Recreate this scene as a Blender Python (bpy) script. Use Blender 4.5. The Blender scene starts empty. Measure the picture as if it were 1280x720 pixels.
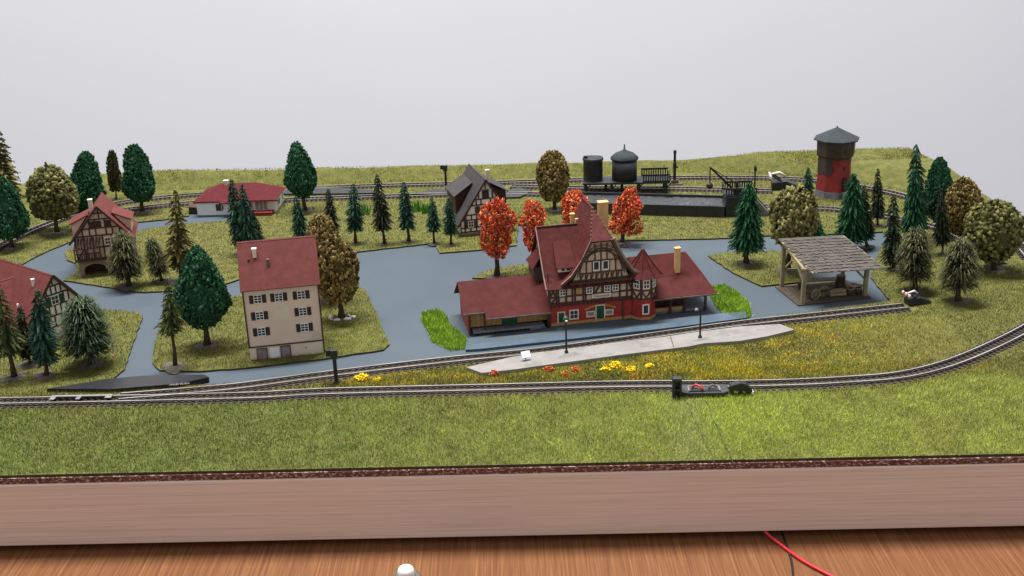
import bpy, bmesh, math, random
import numpy as np
from mathutils import Vector, Matrix
from mathutils.geometry import tessellate_polygon
random.seed(7); RNG = np.random.default_rng(7)
SC = bpy.context.scene
SC.unit_settings.system = 'METRIC'; SC.unit_settings.scale_length = 0.01      # one unit is one centimetre
COL = SC.collection

# ---------------------------------------------------------------- camera
FPX, PITCH, ROLL, HCAM = 1400.0, math.radians(20.0), math.radians(2.0), 24.0
_cp, _sp, _cr, _sr = math.cos(PITCH), math.sin(PITCH), math.cos(ROLL), math.sin(ROLL)
FW = Vector((0, _cp, -_sp)); _r0 = Vector((1, 0, 0)); _u0 = Vector((0, _sp, _cp))
RT = _cr*_r0 - _sr*_u0; UP = _sr*_r0 + _cr*_u0
cam_d = bpy.data.cameras.new('camera'); cam = bpy.data.objects.new('camera', cam_d); COL.objects.link(cam)
cam_d.sensor_width = 36; cam_d.lens = 36*FPX/1280; cam_d.clip_start = 1; cam_d.clip_end = 2000
cam.matrix_world = Matrix(((RT.x, UP.x, -FW.x, 0), (RT.y, UP.y, -FW.y, 0), (RT.z, UP.z, -FW.z, HCAM), (0, 0, 0, 1)))
SC.camera = cam

# ---------------------------------------------------------------- room light
w = bpy.data.worlds.new('World'); SC.world = w; w.use_nodes = True
w.node_tree.nodes['Background'].inputs[0].default_value = (0.93, 0.95, 1.0, 1)
w.node_tree.nodes['Background'].inputs[1].default_value = 0.58
def area(name, loc, tgt, sx, sy, power, col):
    l = bpy.data.lights.new(name, 'AREA'); l.shape = 'RECTANGLE'; l.size = sx; l.size_y = sy; l.energy = power; l.color = col
    o = bpy.data.objects.new(name, l); COL.objects.link(o); o.location = loc
    o.rotation_euler = (Vector(tgt)-Vector(loc)).to_track_quat('-Z', 'Y').to_euler(); return o
area('ceiling_light', (-15, 92, 185), (-3, 60, 0), 130, 14, 860000, (1.0, 0.975, 0.94))
SC.view_settings.view_transform = 'Standard'; SC.view_settings.look = 'None'
SC.view_settings.exposure = 0; SC.view_settings.gamma = 1

# ---------------------------------------------------------------- helpers
def G(px, py, z=0.0):
    a = (px-640)/FPX; b = (360-py)/FPX; d = FW + a*RT + b*UP; t = (z-HCAM)/d.z
    return Vector((d.x*t, d.y*t, z))
def depth(p): return FW.dot(Vector(p)-Vector((0, 0, HCAM)))
def ppx(p):
    v = Vector(p)-Vector((0, 0, HCAM)); k = FW.dot(v)
    return 640+FPX*RT.dot(v)/k, 360-FPX*UP.dot(v)/k
def height(base, top):
    lo, hi = 0., 40.
    for _ in range(40):
        m = (lo+hi)/2
        if ppx((base.x, base.y, m))[1] > top: lo = m
        else: hi = m
    return lo
def link(o): COL.objects.link(o); return o
def tag(o, label=None, cat=None, group=None, kind=None):
    if label: o['label'] = label
    if cat: o['category'] = cat
    if group: o['group'] = group
    if kind: o['kind'] = kind
    return o
def thing(name, label, cat, loc=(0, 0, 0), yaw=0., group=None):
    o = bpy.data.objects.new(name, None); link(o); o.location = loc; o.rotation_euler = (0, 0, math.radians(yaw)); o.empty_display_size = .2
    return tag(o, label, cat, group)

class MB:
    def __init__(s): s.v = []; s.f = []
    def add(s, vs, fs):
        n = len(s.v); s.v += [tuple(p) for p in vs]; s.f += [tuple(i+n for i in f) for f in fs]; return s
    def box(s, x0, x1, y0, y1, z0, z1):
        return s.add([(x0,y0,z0),(x1,y0,z0),(x1,y1,z0),(x0,y1,z0),(x0,y0,z1),(x1,y0,z1),(x1,y1,z1),(x0,y1,z1)],
                     [(0,3,2,1),(4,5,6,7),(0,1,5,4),(1,2,6,5),(2,3,7,6),(3,0,4,7)])
    def obox(s, o, u, n, a0, a1, b0, b1, c0, c1, zz=(0, 0, 1)):       # box in a wall's own axes: u along, z up, n outwards
        o, u, n, k = Vector(o), Vector(u), Vector(n), Vector(zz)
        P = lambda a, b, c: o+u*a+k*b+n*c
        return s.add([P(a0,b0,c0),P(a1,b0,c0),P(a1,b0,c1),P(a0,b0,c1),P(a0,b1,c0),P(a1,b1,c0),P(a1,b1,c1),P(a0,b1,c1)],
                     [(0,3,2,1),(4,5,6,7),(0,1,5,4),(1,2,6,5),(2,3,7,6),(3,0,4,7)])
    def slab(s, pts, th):                                            # polygon given thickness along its normal, downwards
        p = [Vector(q) for q in pts]; n = Vector((0, 0, 0))
        for i in range(len(p)): n += (p[i]-p[0]).cross(p[(i+1) % len(p)]-p[0])
        n.normalize()
        if n.z < 0: n = -n
        q = [a-n*th for a in p]; k = len(p)
        return s.add(p+q, [tuple(range(k)), tuple(range(2*k-1, k-1, -1))]+[(i, i+k, (i+1) % k+k, (i+1) % k) for i in range(k)])
    def prism(s, pts, z0, z1):
        k = len(pts)
        return s.add([(p[0], p[1], z0) for p in pts]+[(p[0], p[1], z1) for p in pts],
                     [tuple(range(k-1, -1, -1)), tuple(range(k, 2*k))]+[(i, (i+1) % k, (i+1) % k+k, i+k) for i in range(k)])
    def beam(s, a, b, w_, h_=None, up=(0, 0, 1)):
        a, b = Vector(a), Vector(b); h_ = h_ or w_; d = (b-a).normalized(); up = Vector(up)
        if abs(d.dot(up)) > .99: up = Vector((0, 1, 0))
        x = d.cross(up).normalized()*w_/2; y = x.cross(d).normalized()*h_/2
        return s.add([a-x-y, a+x-y, a+x+y, a-x+y, b-x-y, b+x-y, b+x+y, b-x+y], [(0,3,2,1),(4,5,6,7),(0,1,5,4),(1,2,6,5),(2,3,7,6),(3,0,4,7)])
    def lathe(s, prof, n=20, c=(0, 0), z=0, caps=True):
        vs = []; fs = []; m = len(prof)
        for r, h in prof:
            for i in range(n):
                a = 2*math.pi*i/n; vs.append((c[0]+r*math.cos(a), c[1]+r*math.sin(a), z+h))
        for j in range(m-1):
            for i in range(n): fs.append((j*n+i, j*n+(i+1) % n, (j+1)*n+(i+1) % n, (j+1)*n+i))
        if caps: fs.append(tuple(range(n-1, -1, -1))); fs.append(tuple((m-1)*n+i for i in range(n)))
        return s.add(vs, fs)
    def tube(s, pts, r, n=8):
        pts = [Vector(p) for p in pts]; vs = []; fs = []
        for i, p in enumerate(pts):
            d = (pts[min(i+1, len(pts)-1)]-pts[max(i-1, 0)]).normalized(); a = Vector((0, 0, 1)) if abs(d.z) < .9 else Vector((1, 0, 0))
            x = d.cross(a).normalized(); y = d.cross(x); rr = r[i] if isinstance(r, (list, tuple)) else r
            vs += [p+x*rr*math.cos(2*math.pi*k/n)+y*rr*math.sin(2*math.pi*k/n) for k in range(n)]
        for i in range(len(pts)-1):
            for k in range(n): fs.append((i*n+k, i*n+(k+1) % n, (i+1)*n+(k+1) % n, (i+1)*n+k))
        fs.append(tuple(range(n-1, -1, -1))); fs.append(tuple((len(pts)-1)*n+k for k in range(n)))
        return s.add(vs, fs)
    def mesh(s, name, mat, smooth=False):
        me = bpy.data.meshes.new(name); me.from_pydata(s.v, [], s.f)
        bm = bmesh.new(); bm.from_mesh(me); bmesh.ops.recalc_face_normals(bm, faces=bm.faces); bm.to_mesh(me); bm.free()
        if mat: me.materials.append(mat)
        if smooth: me.polygons.foreach_set('use_smooth', [True]*len(me.polygons))
        return me
    def build(s, name, mat, parent=None, smooth=False, bevel=0):
        o = bpy.data.objects.new(name, s.mesh(name, mat, smooth)); link(o); o.parent = parent
        if bevel:
            b = o.modifiers.new('bevel', 'BEVEL'); b.width = bevel; b.segments = 2; b.limit_method = 'ANGLE'
        return o

# ---------------------------------------------------------------- materials
def mat(name, c1, c2=None, scale=3., rough=.6, metal=0., bump=0., bscale=None, detail=4, spec=.4, stretch=None, coat=0, spots=None, lo=.35, hi=.65):
    m = bpy.data.materials.new(name); m.use_nodes = True; nt = m.node_tree; N = nt.nodes; L = nt.links
    b = N['Principled BSDF']; b.inputs['Roughness'].default_value = rough; b.inputs['Metallic'].default_value = metal
    b.inputs['Specular IOR Level'].default_value = spec; b.inputs['Coat Weight'].default_value = coat
    tc = N.new('ShaderNodeTexCoord'); mp = N.new('ShaderNodeMapping'); L.new(tc.outputs['Object'], mp.inputs[0])
    if stretch: mp.inputs['Scale'].default_value = stretch
    if c2 is None: c2 = tuple(min(1, x*1.12) for x in c1)
    n = N.new('ShaderNodeTexNoise'); n.inputs['Scale'].default_value = scale; n.inputs['Detail'].default_value = detail; n.inputs['Roughness'].default_value = .6
    L.new(mp.outputs[0], n.inputs['Vector'])
    r = N.new('ShaderNodeValToRGB'); r.color_ramp.elements[0].position = lo; r.color_ramp.elements[1].position = hi
    r.color_ramp.elements[0].color = (*c1, 1); r.color_ramp.elements[1].color = (*c2, 1)
    L.new(n.outputs['Fac'], r.inputs[0]); out = r.outputs[0]
    if spots:                                                         # (colour, scale, threshold)
        n2 = N.new('ShaderNodeTexNoise'); n2.inputs['Scale'].default_value = spots[1]; L.new(mp.outputs[0], n2.inputs['Vector'])
        r2 = N.new('ShaderNodeValToRGB'); r2.color_ramp.elements[0].position = spots[2]; r2.color_ramp.elements[1].position = spots[2]+.06
        L.new(n2.outputs['Fac'], r2.inputs[0]); mx = N.new('ShaderNodeMix'); mx.data_type = 'RGBA'
        L.new(r2.outputs[0], mx.inputs[0]); L.new(out, mx.inputs[6]); mx.inputs[7].default_value = (*spots[0], 1); out = mx.outputs[2]
    L.new(out, b.inputs['Base Color'])
    if bump:
        nb = N.new('ShaderNodeTexNoise'); nb.inputs['Scale'].default_value = bscale or scale*4; nb.inputs['Detail'].default_value = 3
        L.new(mp.outputs[0], nb.inputs['Vector']); bp = N.new('ShaderNodeBump'); bp.inputs['Strength'].default_value = bump; bp.inputs['Distance'].default_value = .05
        L.new(nb.outputs['Fac'], bp.inputs['Height']); L.new(bp.outputs[0], b.inputs['Normal'])
    return m
def roofmat(name, c1, c2, rows=7., across=9., strength=.5, rough=.7):     # fine rows of moulded tiles: relief only
    m = mat(name, c1, c2, 2.5, rough, spec=.12); nt = m.node_tree; N = nt.nodes; L = nt.links
    tc = [n for n in N if n.type == 'TEX_COORD'][0]
    br = N.new('ShaderNodeTexBrick'); br.inputs['Scale'].default_value = 1; br.inputs['Brick Width'].default_value = 1/across*1.5; br.inputs['Row Height'].default_value = 1/rows
    br.inputs['Mortar Size'].default_value = .018; br.inputs['Color1'].default_value = (1, 1, 1, 1); br.inputs['Color2'].default_value = (.8, .8, .8, 1); br.inputs['Mortar'].default_value = (0, 0, 0, 1)
    cmb = N.new('ShaderNodeCombineXYZ'); sx = N.new('ShaderNodeSeparateXYZ'); L.new(tc.outputs['Object'], sx.inputs[0])
    ad = N.new('ShaderNodeMath'); ad.operation = 'ADD'; L.new(sx.outputs[1], ad.inputs[0]); L.new(sx.outputs[2], ad.inputs[1])
    L.new(sx.outputs[0], cmb.inputs[0]); L.new(ad.outputs[0], cmb.inputs[1]); L.new(cmb.outputs[0], br.inputs[0])
    bp = N.new('ShaderNodeBump'); bp.inputs['Strength'].default_value = strength; bp.inputs['Distance'].default_value = .03
    L.new(br.outputs['Color'], bp.inputs['Height']); L.new(bp.outputs[0], N['Principled BSDF'].inputs['Normal']); return m
def attrmat(name, rough=.75, spec=.2, transl=0., detail=.0):
    m = bpy.data.materials.new(name); m.use_nodes = True; N = m.node_tree.nodes; L = m.node_tree.links
    a = N.new('ShaderNodeAttribute'); a.attribute_name = 'tint'; b = N['Principled BSDF']; b.inputs['Roughness'].default_value = rough
    b.inputs['Specular IOR Level'].default_value = spec; L.new(a.outputs['Color'], b.inputs['Base Color']); return m
M = {}
M['wall'] = mat('painted_wall', (.61,.61,.64), (.625,.625,.655), .02, .9, spec=.1, bump=.02, bscale=3)
M['road'] = mat('road_paint', (.068,.087,.106), (.078,.099,.120), .12, .7, bump=.15, bscale=2.5, spec=.15)
M['ledge'] = mat('blue_edge', (.048,.080,.115), (.068,.105,.145), .8, .5, spots=((.085,.115,.12), 1.5, .62))
M['soil'] = mat('soil', (.045,.032,.022), (.10,.075,.05), 6, .9, bump=.5)
M['matside'] = mat('mat_edge', (.035,.035,.015), (.06,.055,.03), 5, .9)
M['cork'] = mat('cork_edge', (.085,.018,.012), (.17,.07,.05), 5, .9, bump=.6, spots=((.42,.30,.24), 7, .55), stretch=(1, 1, 2.2))
M['table'] = None
M['rail'] = mat('rail_metal', (.40,.37,.33), (.62,.58,.53), .6, .42, metal=.45)
M['foot_metal'] = mat('rail_foot', (.15,.135,.12), (.36,.34,.31), .5, .5, metal=.2)
M['web'] = mat('rail_web', (.06,.05,.045), (.10,.085,.075), 2, .6, metal=.2)
M['sleeper'] = mat('sleeper_plastic', (.016,.013,.012), (.028,.022,.019), 4, .6)
M['black'] = mat('black_plastic', (.012,.013,.015), (.02,.021,.024), 4, .42)
M['black2'] = mat('grey_black_plastic', (.018,.020,.022), (.030,.032,.034), 6, .5, bump=.2)
M['coal'] = mat('coal', (.012,.013,.016), (.05,.055,.06), 9, .35, bump=.9, bscale=9)
M['slate'] = mat('slate_roof', (.036,.043,.047), (.052,.061,.066), 4, .8, spec=.1)
M['dgrey_roof'] = roofmat('dark_roof', (.045,.040,.042), (.060,.054,.055), 6, 8, .25, .6)
M['red_roof'] = roofmat('red_roof', (.112,.030,.027), (.14,.040,.035), 6, 8, .22)
M['crimson_roof'] = roofmat('crimson_roof', (.080,.010,.014), (.10,.014,.018), 6, 8, .15)
M['st_roof'] = roofmat('station_roof', (.064,.014,.013), (.098,.024,.021), 6.5, 7, .6)
M['st_roof2'] = mat('station_wing_roof', (.066,.013,.012), (.092,.020,.018), 2, .7, spec=.12)
M['st_roof_edge'] = mat('station_roof_edge', (.25,.15,.13), (.30,.19,.16), 4, .6)
M['redwall'] = mat('red_plaster', (.29,.026,.018), (.36,.038,.026), 3, .6, bump=.1)
M['brickred'] = mat('red_brickwork', (.23,.035,.030), (.30,.055,.045), 5, .65, bump=.2)
M['cream'] = mat('cream_plaster', (.56,.40,.29), (.63,.46,.34), 3, .6, bump=.08)
M['pink'] = mat('pinkish_plaster', (.68,.52,.40), (.73,.56,.44), .8, .6, bump=.08, spots=((.58,.47,.37), .5, .60))
M['lightp'] = mat('pale_plaster', (.66,.55,.42), (.72,.61,.48), 2, .6)
M['white'] = mat('white_plastic', (.74,.74,.74), (.80,.80,.80), 3, .45)
M['fwhite'] = mat('white_infill', (.80,.74,.68), (.88,.82,.76), 4, .6)
M['tan'] = mat('tan_infill', (.50,.34,.24), (.60,.43,.31), 5, .6)
M['ochre'] = mat('ochre_wood', (.36,.19,.06), (.50,.28,.10), 3, .55, stretch=(1, 1, 5))
M['chim'] = mat('sand_chimney', (.60,.36,.14), (.70,.44,.19), 3, .6, bump=.2)
M['timber'] = mat('dark_timber', (.045,.016,.010), (.07,.027,.016), 5, .55)
M['timber2'] = mat('brown_timber', (.052,.026,.015), (.082,.042,.024), 5, .6)
M['shutter'] = mat('brown_shutter', (.028,.013,.010), (.042,.020,.015), 5, .5)
M['green'] = mat('green_door', (.010,.060,.028), (.016,.085,.040), 4, .45)
M['glass'] = mat('window_pane', (.020,.022,.026), (.035,.038,.042), 2, .15, spec=.6)
M['glasslight'] = mat('curtained_pane', (.16,.17,.17), (.30,.30,.29), 3, .2, spec=.6)
M['lattice'] = mat('grey_door', (.17,.12,.13), (.30,.25,.27), 1.2, .4)
M['stone'] = mat('stone_wall', (.20,.15,.10), (.34,.27,.19), 3.5, .8, bump=.7, bscale=7)
M['greystone'] = mat('grey_base', (.12,.125,.145), (.18,.185,.205), 3, .8, bump=.3)
M['platform'] = mat('platform_grey', (.205,.192,.185), (.25,.236,.226), 1.2, .65, bump=.1, spots=((.185,.175,.168), 1.1, .60))
M['oldwood'] = mat('weathered_wood', (.21,.17,.09), (.30,.25,.15), 4, .8, stretch=(1, 1, .3))
M['shedroof'] = mat('weathered_shingle', (.065,.055,.048), (.108,.093,.082), 1.6, .85, bump=.8, bscale=7, stretch=(1, 1, 1), spots=((.065,.062,.050), 2.5, .60))
M['trunk'] = mat('trunk_brown', (.035,.022,.014), (.07,.045,.028), 6, .8, bump=.4)
M['base'] = mat('tree_foot', (.085,.07,.058), (.14,.12,.105), 3, .85, bump=.5)
M['redplastic'] = mat('red_plastic', (.45,.012,.02), (.55,.02,.03), 3, .35)
M['darkred'] = mat('dark_red_timber', (.14,.012,.014), (.18,.02,.02), 3, .5)
M['towerred'] = mat('tower_brick_red', (.20,.016,.018), (.26,.024,.025), 4, .6, bump=.25)
M['towerbrown'] = mat('tower_cladding', (.040,.026,.018), (.058,.038,.026), 5, .6, bump=.3, stretch=(4, 4, .5))
M['wirered'] = mat('red_wire', (.62,.015,.03), (.70,.02,.04), 3, .35)
M['yellow'] = mat('yellow_flock', (.75,.55,.01), (.85,.68,.02), 6, .8)
M['leaf'] = attrmat('foliage'); M['grass'] = attrmat('grass_fibre', .8, .08)

# ---------------------------------------------------------------- room: wall, table, fascia
MB().box(-300, 300, 175, 177, -100, 300).build('wall', M['wall']); tag(bpy.data.objects['wall'], kind='structure')

def woodmat(name, dark, mid, light, across, along, rough=.4, figure=1.):
    m = bpy.data.materials.new(name); m.use_nodes = True; N = m.node_tree.nodes; L = m.node_tree.links
    b = N['Principled BSDF']; b.inputs['Roughness'].default_value = rough; b.inputs['Specular IOR Level'].default_value = .35
    tc = N.new('ShaderNodeTexCoord'); mp = N.new('ShaderNodeMapping'); mp.inputs['Scale'].default_value = (across, along, across); L.new(tc.outputs['Object'], mp.inputs[0])
    n = N.new('ShaderNodeTexNoise'); n.inputs['Scale'].default_value = 1; n.inputs['Detail'].default_value = 6; n.inputs['Roughness'].default_value = .65; n.inputs['Distortion'].default_value = .4*figure
    L.new(mp.outputs[0], n.inputs['Vector'])
    r = N.new('ShaderNodeValToRGB'); e = r.color_ramp.elements; e[0].position = .30; e[0].color = (*dark, 1); e[1].position = .72; e[1].color = (*light, 1)
    k = e.new(.5); k.color = (*mid, 1); L.new(n.outputs['Fac'], r.inputs[0])
    n2 = N.new('ShaderNodeTexNoise'); n2.inputs['Scale'].default_value = .12; L.new(tc.outputs['Object'], n2.inputs['Vector'])
    mx = N.new('ShaderNodeMix'); mx.data_type = 'RGBA'; mx.blend_type = 'MULTIPLY'; mx.inputs[0].default_value = .35
    L.new(r.outputs[0], mx.inputs[6]); L.new(n2.outputs['Color'], mx.inputs[7]); hs = N.new('ShaderNodeHueSaturation'); hs.inputs['Saturation'].default_value = 1.; hs.inputs['Value'].default_value = 1.15
    mx2 = N.new('ShaderNodeMix'); mx2.data_type = 'RGBA'; mx2.inputs[0].default_value = .75; L.new(mx.outputs[2], mx2.inputs[6]); L.new(r.outputs[0], mx2.inputs[7])
    L.new(mx2.outputs[2], hs.inputs['Color']); L.new(hs.outputs[0], b.inputs['Base Color'])
    bp = N.new('ShaderNodeBump'); bp.inputs['Strength'].default_value = .15; bp.inputs['Distance'].default_value = .02; L.new(n.outputs['Fac'], bp.inputs['Height']); L.new(bp.outputs[0], b.inputs['Normal'])
    return m
M['table'] = woodmat('table_veneer', (.105,.040,.017), (.165,.068,.028), (.26,.118,.050), 11.0, .20, .33)
M['fascia'] = woodmat('fascia_board', (.50,.37,.30), (.64,.49,.405), (.72,.565,.475), .06, 2.5, .6, .3)
# the fascia's grain runs along its length
_mp = [n for n in M['fascia'].node_tree.nodes if n.type == 'MAPPING'][0]; _mp.inputs['Scale'].default_value = (.14, 1, 22.0)

FA, FB = G(0, 604, -.3), G(1280, 577, -.3); FD = (FB-FA).normalized(); FN = Vector((FD.y, -FD.x, 0))
def front(x, off=0.): # a point on the front edge line, off = towards the viewer
    t = (x-FA.x)/FD.x; p = FA+FD*t+FN*off; return p
tb = thing('table', 'varnished reddish brown wooden table top carrying the model railway', 'table', (0, 50, -3.75))
MB().box(-48, 37, -38, 46, -2, 0).build('table_top', M['table'], tb, bevel=.1)
# fascia plank with a slightly rounded edge, a shadow gap below it
p0, p1 = front(-44, .18), front(40, .18)
fas = MB(); d = FD; a, b_ = p0, p1
fas.add([a+Vector((0,0,-3.12)), b_+Vector((0,0,-3.12)), b_-FN*.9+Vector((0,0,-3.12)), a-FN*.9+Vector((0,0,-3.12)),
         a, b_, b_-FN*.9, a-FN*.9], [(0,3,2,1),(4,5,6,7),(0,1,5,4),(1,2,6,5),(2,3,7,6),(3,0,4,7)])
o = fas.build('fascia_board', M['fascia'], bevel=.06); tag(o, 'long plain pale pinkish wooden board along the front edge of the layout', 'board')

# baseboard
BP = [front(-44, -.6), front(40, -.6), Vector((38, 60, 0)), G(1286, 286), G(1232, 246), G(1170, 216, .2), G(1131, 190, .3), G(640, 206, .3), G(200, 218, .3), G(77, 228, 0), G(20, 246, 0), G(-60, 275, 0), Vector((-46, 70, 0))]
o = MB().prism([(p.x, p.y) for p in BP], -3.7, -.31).build('baseboard', M['darkred']); tag(o, kind='structure')
BP2 = [front(-44, .12), front(40, .12)]+BP[2:]
o = MB().prism([(p.x, p.y) for p in BP2], -.31, -.02).build('cork_underlay', M['cork']); tag(o, kind='structure')
def inset_poly(P, z):
    m = MB(); k = len(P); tr = tessellate_polygon([[Vector((p[0], p[1], 0)) for p in P]])
    m.add([(p[0], p[1], z) for p in P], tr); return m
o = inset_poly([front(-44, -.3), front(40, -.3)]+BP[2:], 0.0).build('road', M['road']); tag(o, kind='structure')

# ---------------------------------------------------------------- grass mats
def PX(l, z=0.0): return [G(x, y, z) for x, y in l]
TH = .11
outer = PX([(-80,352),(0,337),(25,333),(60,315),(90,303),(172,279),(205,276),(236,271),(240,258),(300,256),(305,276),(245,280),(205,285),(172,290),(92,311),(80,317),(84,326),(95,330),(95,343),(80,352),(130,360),(180,367),(240,364),(284,356),(302,350),(380,331),(441,317),(544,305),(549,318),(598,314),(646,308),(648,282),(700,285),(770,302),(840,301),(911,299),(960,296),(1080,293),(1103,291),(1110,300),(1100,314),(1093,330),(1088,348),(1112,378),(990,395),(936,403),(850,414),(780,425),(675,442),(577,452),(420,470),(300,481),(240,484),(138,480),(156,463),(160,452),(170,420),(179,398),(172,392),(132,389),(60,385),(-80,383)])
outer_full = outer+[front(-44, .05), front(40, .05)]+[Vector((38, 60, 0)), G(1286, 286), G(1232, 246), G(1170, 216, .2), G(1131, 190, .3), G(640, 206, .3), G(200, 218, .3), G(77, 228, 0), G(20, 246, 0), G(-60, 275, 0), Vector((-46, 78, 0))]
isl = {
 'tall_house_lawn': PX([(207,377),(285,374),(330,364),(400,352),(430,357),(455,362),(470,392),(487,432),(480,439),(405,450),(315,461),(250,466),(200,465),(190,455),(192,438),(203,400)]),
 'tree_island': PX([(885,321),(920,316),(985,315),(1012,335),(1000,354),(952,359),(915,342)]),
 'small_verge': PX([(590,349),(607,341),(628,336),(660,332),(672,345),(660,352)])}
def ragged(P, step=.5, amp=.05):
    out = []
    for i in range(len(P)):
        a, b = P[i], P[(i+1) % len(P)]; n = max(1, int((b-a).length/step)); 
        if (b-a).length > 30: n = 1
        for k in range(n):
            q = a.lerp(b, k/n)
            if n > 1: q = q+Vector((random.uniform(-amp, amp), random.uniform(-amp, amp), 0))
            out.append(q)
    return out
matG = mat('grass_mat', (.078,.086,.017), (.140,.135,.030), 1.6, .9, bump=.6, bscale=14)
def grass_mat(name, P):
    P = ragged(P); m = inset_poly(P, TH); k = len(P); n = len(m.v)
    o = m.build(name, matG); tag(o, kind='structure')
    s = MB(); s.add([(p[0], p[1], TH) for p in P]+[(p[0], p[1], 0.0) for p in P], [(i, (i+1) % k, (i+1) % k+k, i+k) for i in range(k)])
    o2 = s.build('mat_edge', M['matside'], o); return P
OUT = grass_mat('grass_ground', outer_full)
ISL = {k: grass_mat(k, v) for k, v in isl.items()}
# raised bank at the back
CX, CY = 14.0, 71.0; CLX = -24.0
def sstep(t): t = np.clip(t, 0, 1); return t*t*(3-2*t)
def hill(x, y):
    x = np.asarray(x, float); y = np.asarray(y, float)
    dx = np.where(x > CX, x-CX, np.where(x < CLX, CLX-x, 0)); r = np.hypot(dx, y-CY)
    h = 1.25*sstep((r-21.9)/2.6)*sstep((y-82)/5)
    return h
def bank():
    xs = np.arange(-46, 38.1, .4); ys = np.linspace(0, 1, 26); m = MB()
    # back edge of the bank as seen (top at z=1.25)
    top = [G(-60, 262, .8), G(20, 236, 1.0), G(77, 222, 1.2), G(200, 213, 1.25), G(640, 200, 1.25), G(1118, 185, 1.25), G(1134, 187, 1.1), G(1172, 216, .5), G(1232, 247, .1), G(1290, 288, 0)]
    tx = [p.x for p in top]; ty = [p.y for p in top]
    V = []; F = []; nx = len(xs); ny = len(ys)
    for i, x in enumerate(xs):
        yb = np.interp(x, tx, ty); y0 = min(82, yb-.6)
        for j, t in enumerate(ys):
            y = y0+(yb-y0)*t; hh = float(hill(x, y)); edge = 1-.25*(t > .97)
            wob = .04*math.sin(x*.7+.7*math.sin(y))+.02*math.sin(x*3.1+1)+.02*math.sin(y*2.3+x)
            V.append((x, y, -.05+ (hh*edge+wob*(hh > .5))*1.0+ (.16 if hh > .02 else 0)*min(1, hh/.1)))
        V.append((x, yb+.12, -.3))
    st = ny+1
    for i in range(nx-1):
        for j in range(ny): F.append((i*st+j, (i+1)*st+j, (i+1)*st+j+1, i*st+j+1))
    m.add(V, F); o = m.build('grass_bank', matG, smooth=True); tag(o, kind='structure'); return o, tx, ty
BANK, BTX, BTY = bank()

# ---------------------------------------------------------------- track
def resample(P, step=.35):
    P = [Vector(p) for p in P]; Q = [P[0]*2-P[1]]+P+[P[-1]*2-P[-2]]; out = []
    for i in range(1, len(Q)-2):
        a, b, c, d = Q[i-1:i+3]; n = max(2, int((c-b).length/.1))
        for k in range(n):
            t = k/n; out.append(.5*((2*b)+(c-a)*t+(2*a-5*b+4*c-d)*t*t+(3*b-a-3*c+d)*t**3))
    out.append(P[-1]); res = [out[0]]; acc = 0
    for a, b in zip(out, out[1:]):
        L_ = (b-a).length
        while acc+L_ >= step:
            t = (step-acc)/L_; a = a.lerp(b, t); res.append(a); L_ = (b-a).length; acc = 0
        acc += L_
    return res
def smooth_path(P, n=3):
    for _ in range(n): P = [P[0]]+[(a+b*2+c)/4 for a, b, c in zip(P, P[1:], P[2:])]+[P[-1]]
    return P
def sweep(path, off, w_, z0, z1):
    m = MB(); vs = []; fs = []
    for i, p in enumerate(path):
        d = (path[min(i+1, len(path)-1)]-path[max(i-1, 0)]); d.z = 0; d.normalize(); n = Vector((-d.y, d.x, 0))
        for o_, z in ((off-w_/2, z0), (off+w_/2, z0), (off+w_/2, z1), (off-w_/2, z1)): q = p+n*o_; vs.append((q.x, q.y, z))
    for i in range(len(path)-1):
        for k in range(4): fs.append((i*4+k, i*4+(k+1) % 4, (i+1)*4+(k+1) % 4, (i+1)*4+k))
    fs += [(3, 2, 1, 0), tuple(len(path)*4-4+k for k in range(4))]
    return m.add(vs, fs)
sl = MB().box(-.62, .62, -.075, .075, 0, .09)
for s_ in (-1, 1): sl.box(s_*.325-.115, s_*.325-.035, -.07, .07, .09, .155); sl.box(s_*.325+.035, s_*.325+.115, -.07, .07, .09, .155)
SLEEPER = sl.mesh('sleeper', M['sleeper']); DIST = []
TRACKS = []
def track(label, pix, z=.0, single=True, bed=True, zoff=0., group=None, skip=None):
    P = [G(x, y, .24) for x, y in pix]; P = [Vector((p.x, p.y, 0)) for p in P]
    path = smooth_path(resample(P), 6); TRACKS.append(path)
    t = thing('railway_track', label, 'track', path[len(path)//2], group=group); org = path[len(path)//2]
    loc = [p-org for p in path]; z0 = TH-.03+zoff
    for s_ in (-1, 1):
        h = sweep(loc, s_*.325, .05, z0+.165, z0+.20).build('rail', M['rail'], t); sweep(loc, s_*.325, .022, z0+.10, z0+.166).build('rail_web', M['web'], h); sweep(loc, s_*.325, .115, z0+.09, z0+.11).build('rail_foot', M['foot_metal'], h)
    if bed: sweep(loc, 0, 1.25, z0-.03, z0+.035).build('track_bed', M['soil'], t)
    mm = MB()
    for i, p in enumerate(loc):
        if skip and skip(p+org): continue
        d = (loc[min(i+1, len(loc)-1)]-loc[max(i-1, 0)]); a = math.atan2(d.y, d.x)-math.pi/2
        if single:
            o = bpy.data.objects.new('sleeper', SLEEPER); link(o); o.parent = t; o.location = (p.x, p.y, z0); o.rotation_euler = (0, 0, a+random.uniform(-.02, .02))
        else:
            c, s = math.cos(a), math.sin(a)
            mm.add([(p.x+c*v.co.x-s*v.co.y, p.y+s*v.co.x+c*v.co.y, z0+v.co.z) for v in SLEEPER.vertices], [tuple(f.vertices) for f in SLEEPER.polygons])
    if not single: o = mm.build('sleepers', M['sleeper'], t); tag(o, kind='stuff')
    return path
MAIN = track('main line track across the foreground, curving away at the right end', [(-40,502),(40,500.5),(160,498),(320,494),(400,489.5),(600,484.6),(780,480.2),(900,480),(991,478),(1060,474.5),(1131,468),(1200,449),(1280,412),(1325,380)])
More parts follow.
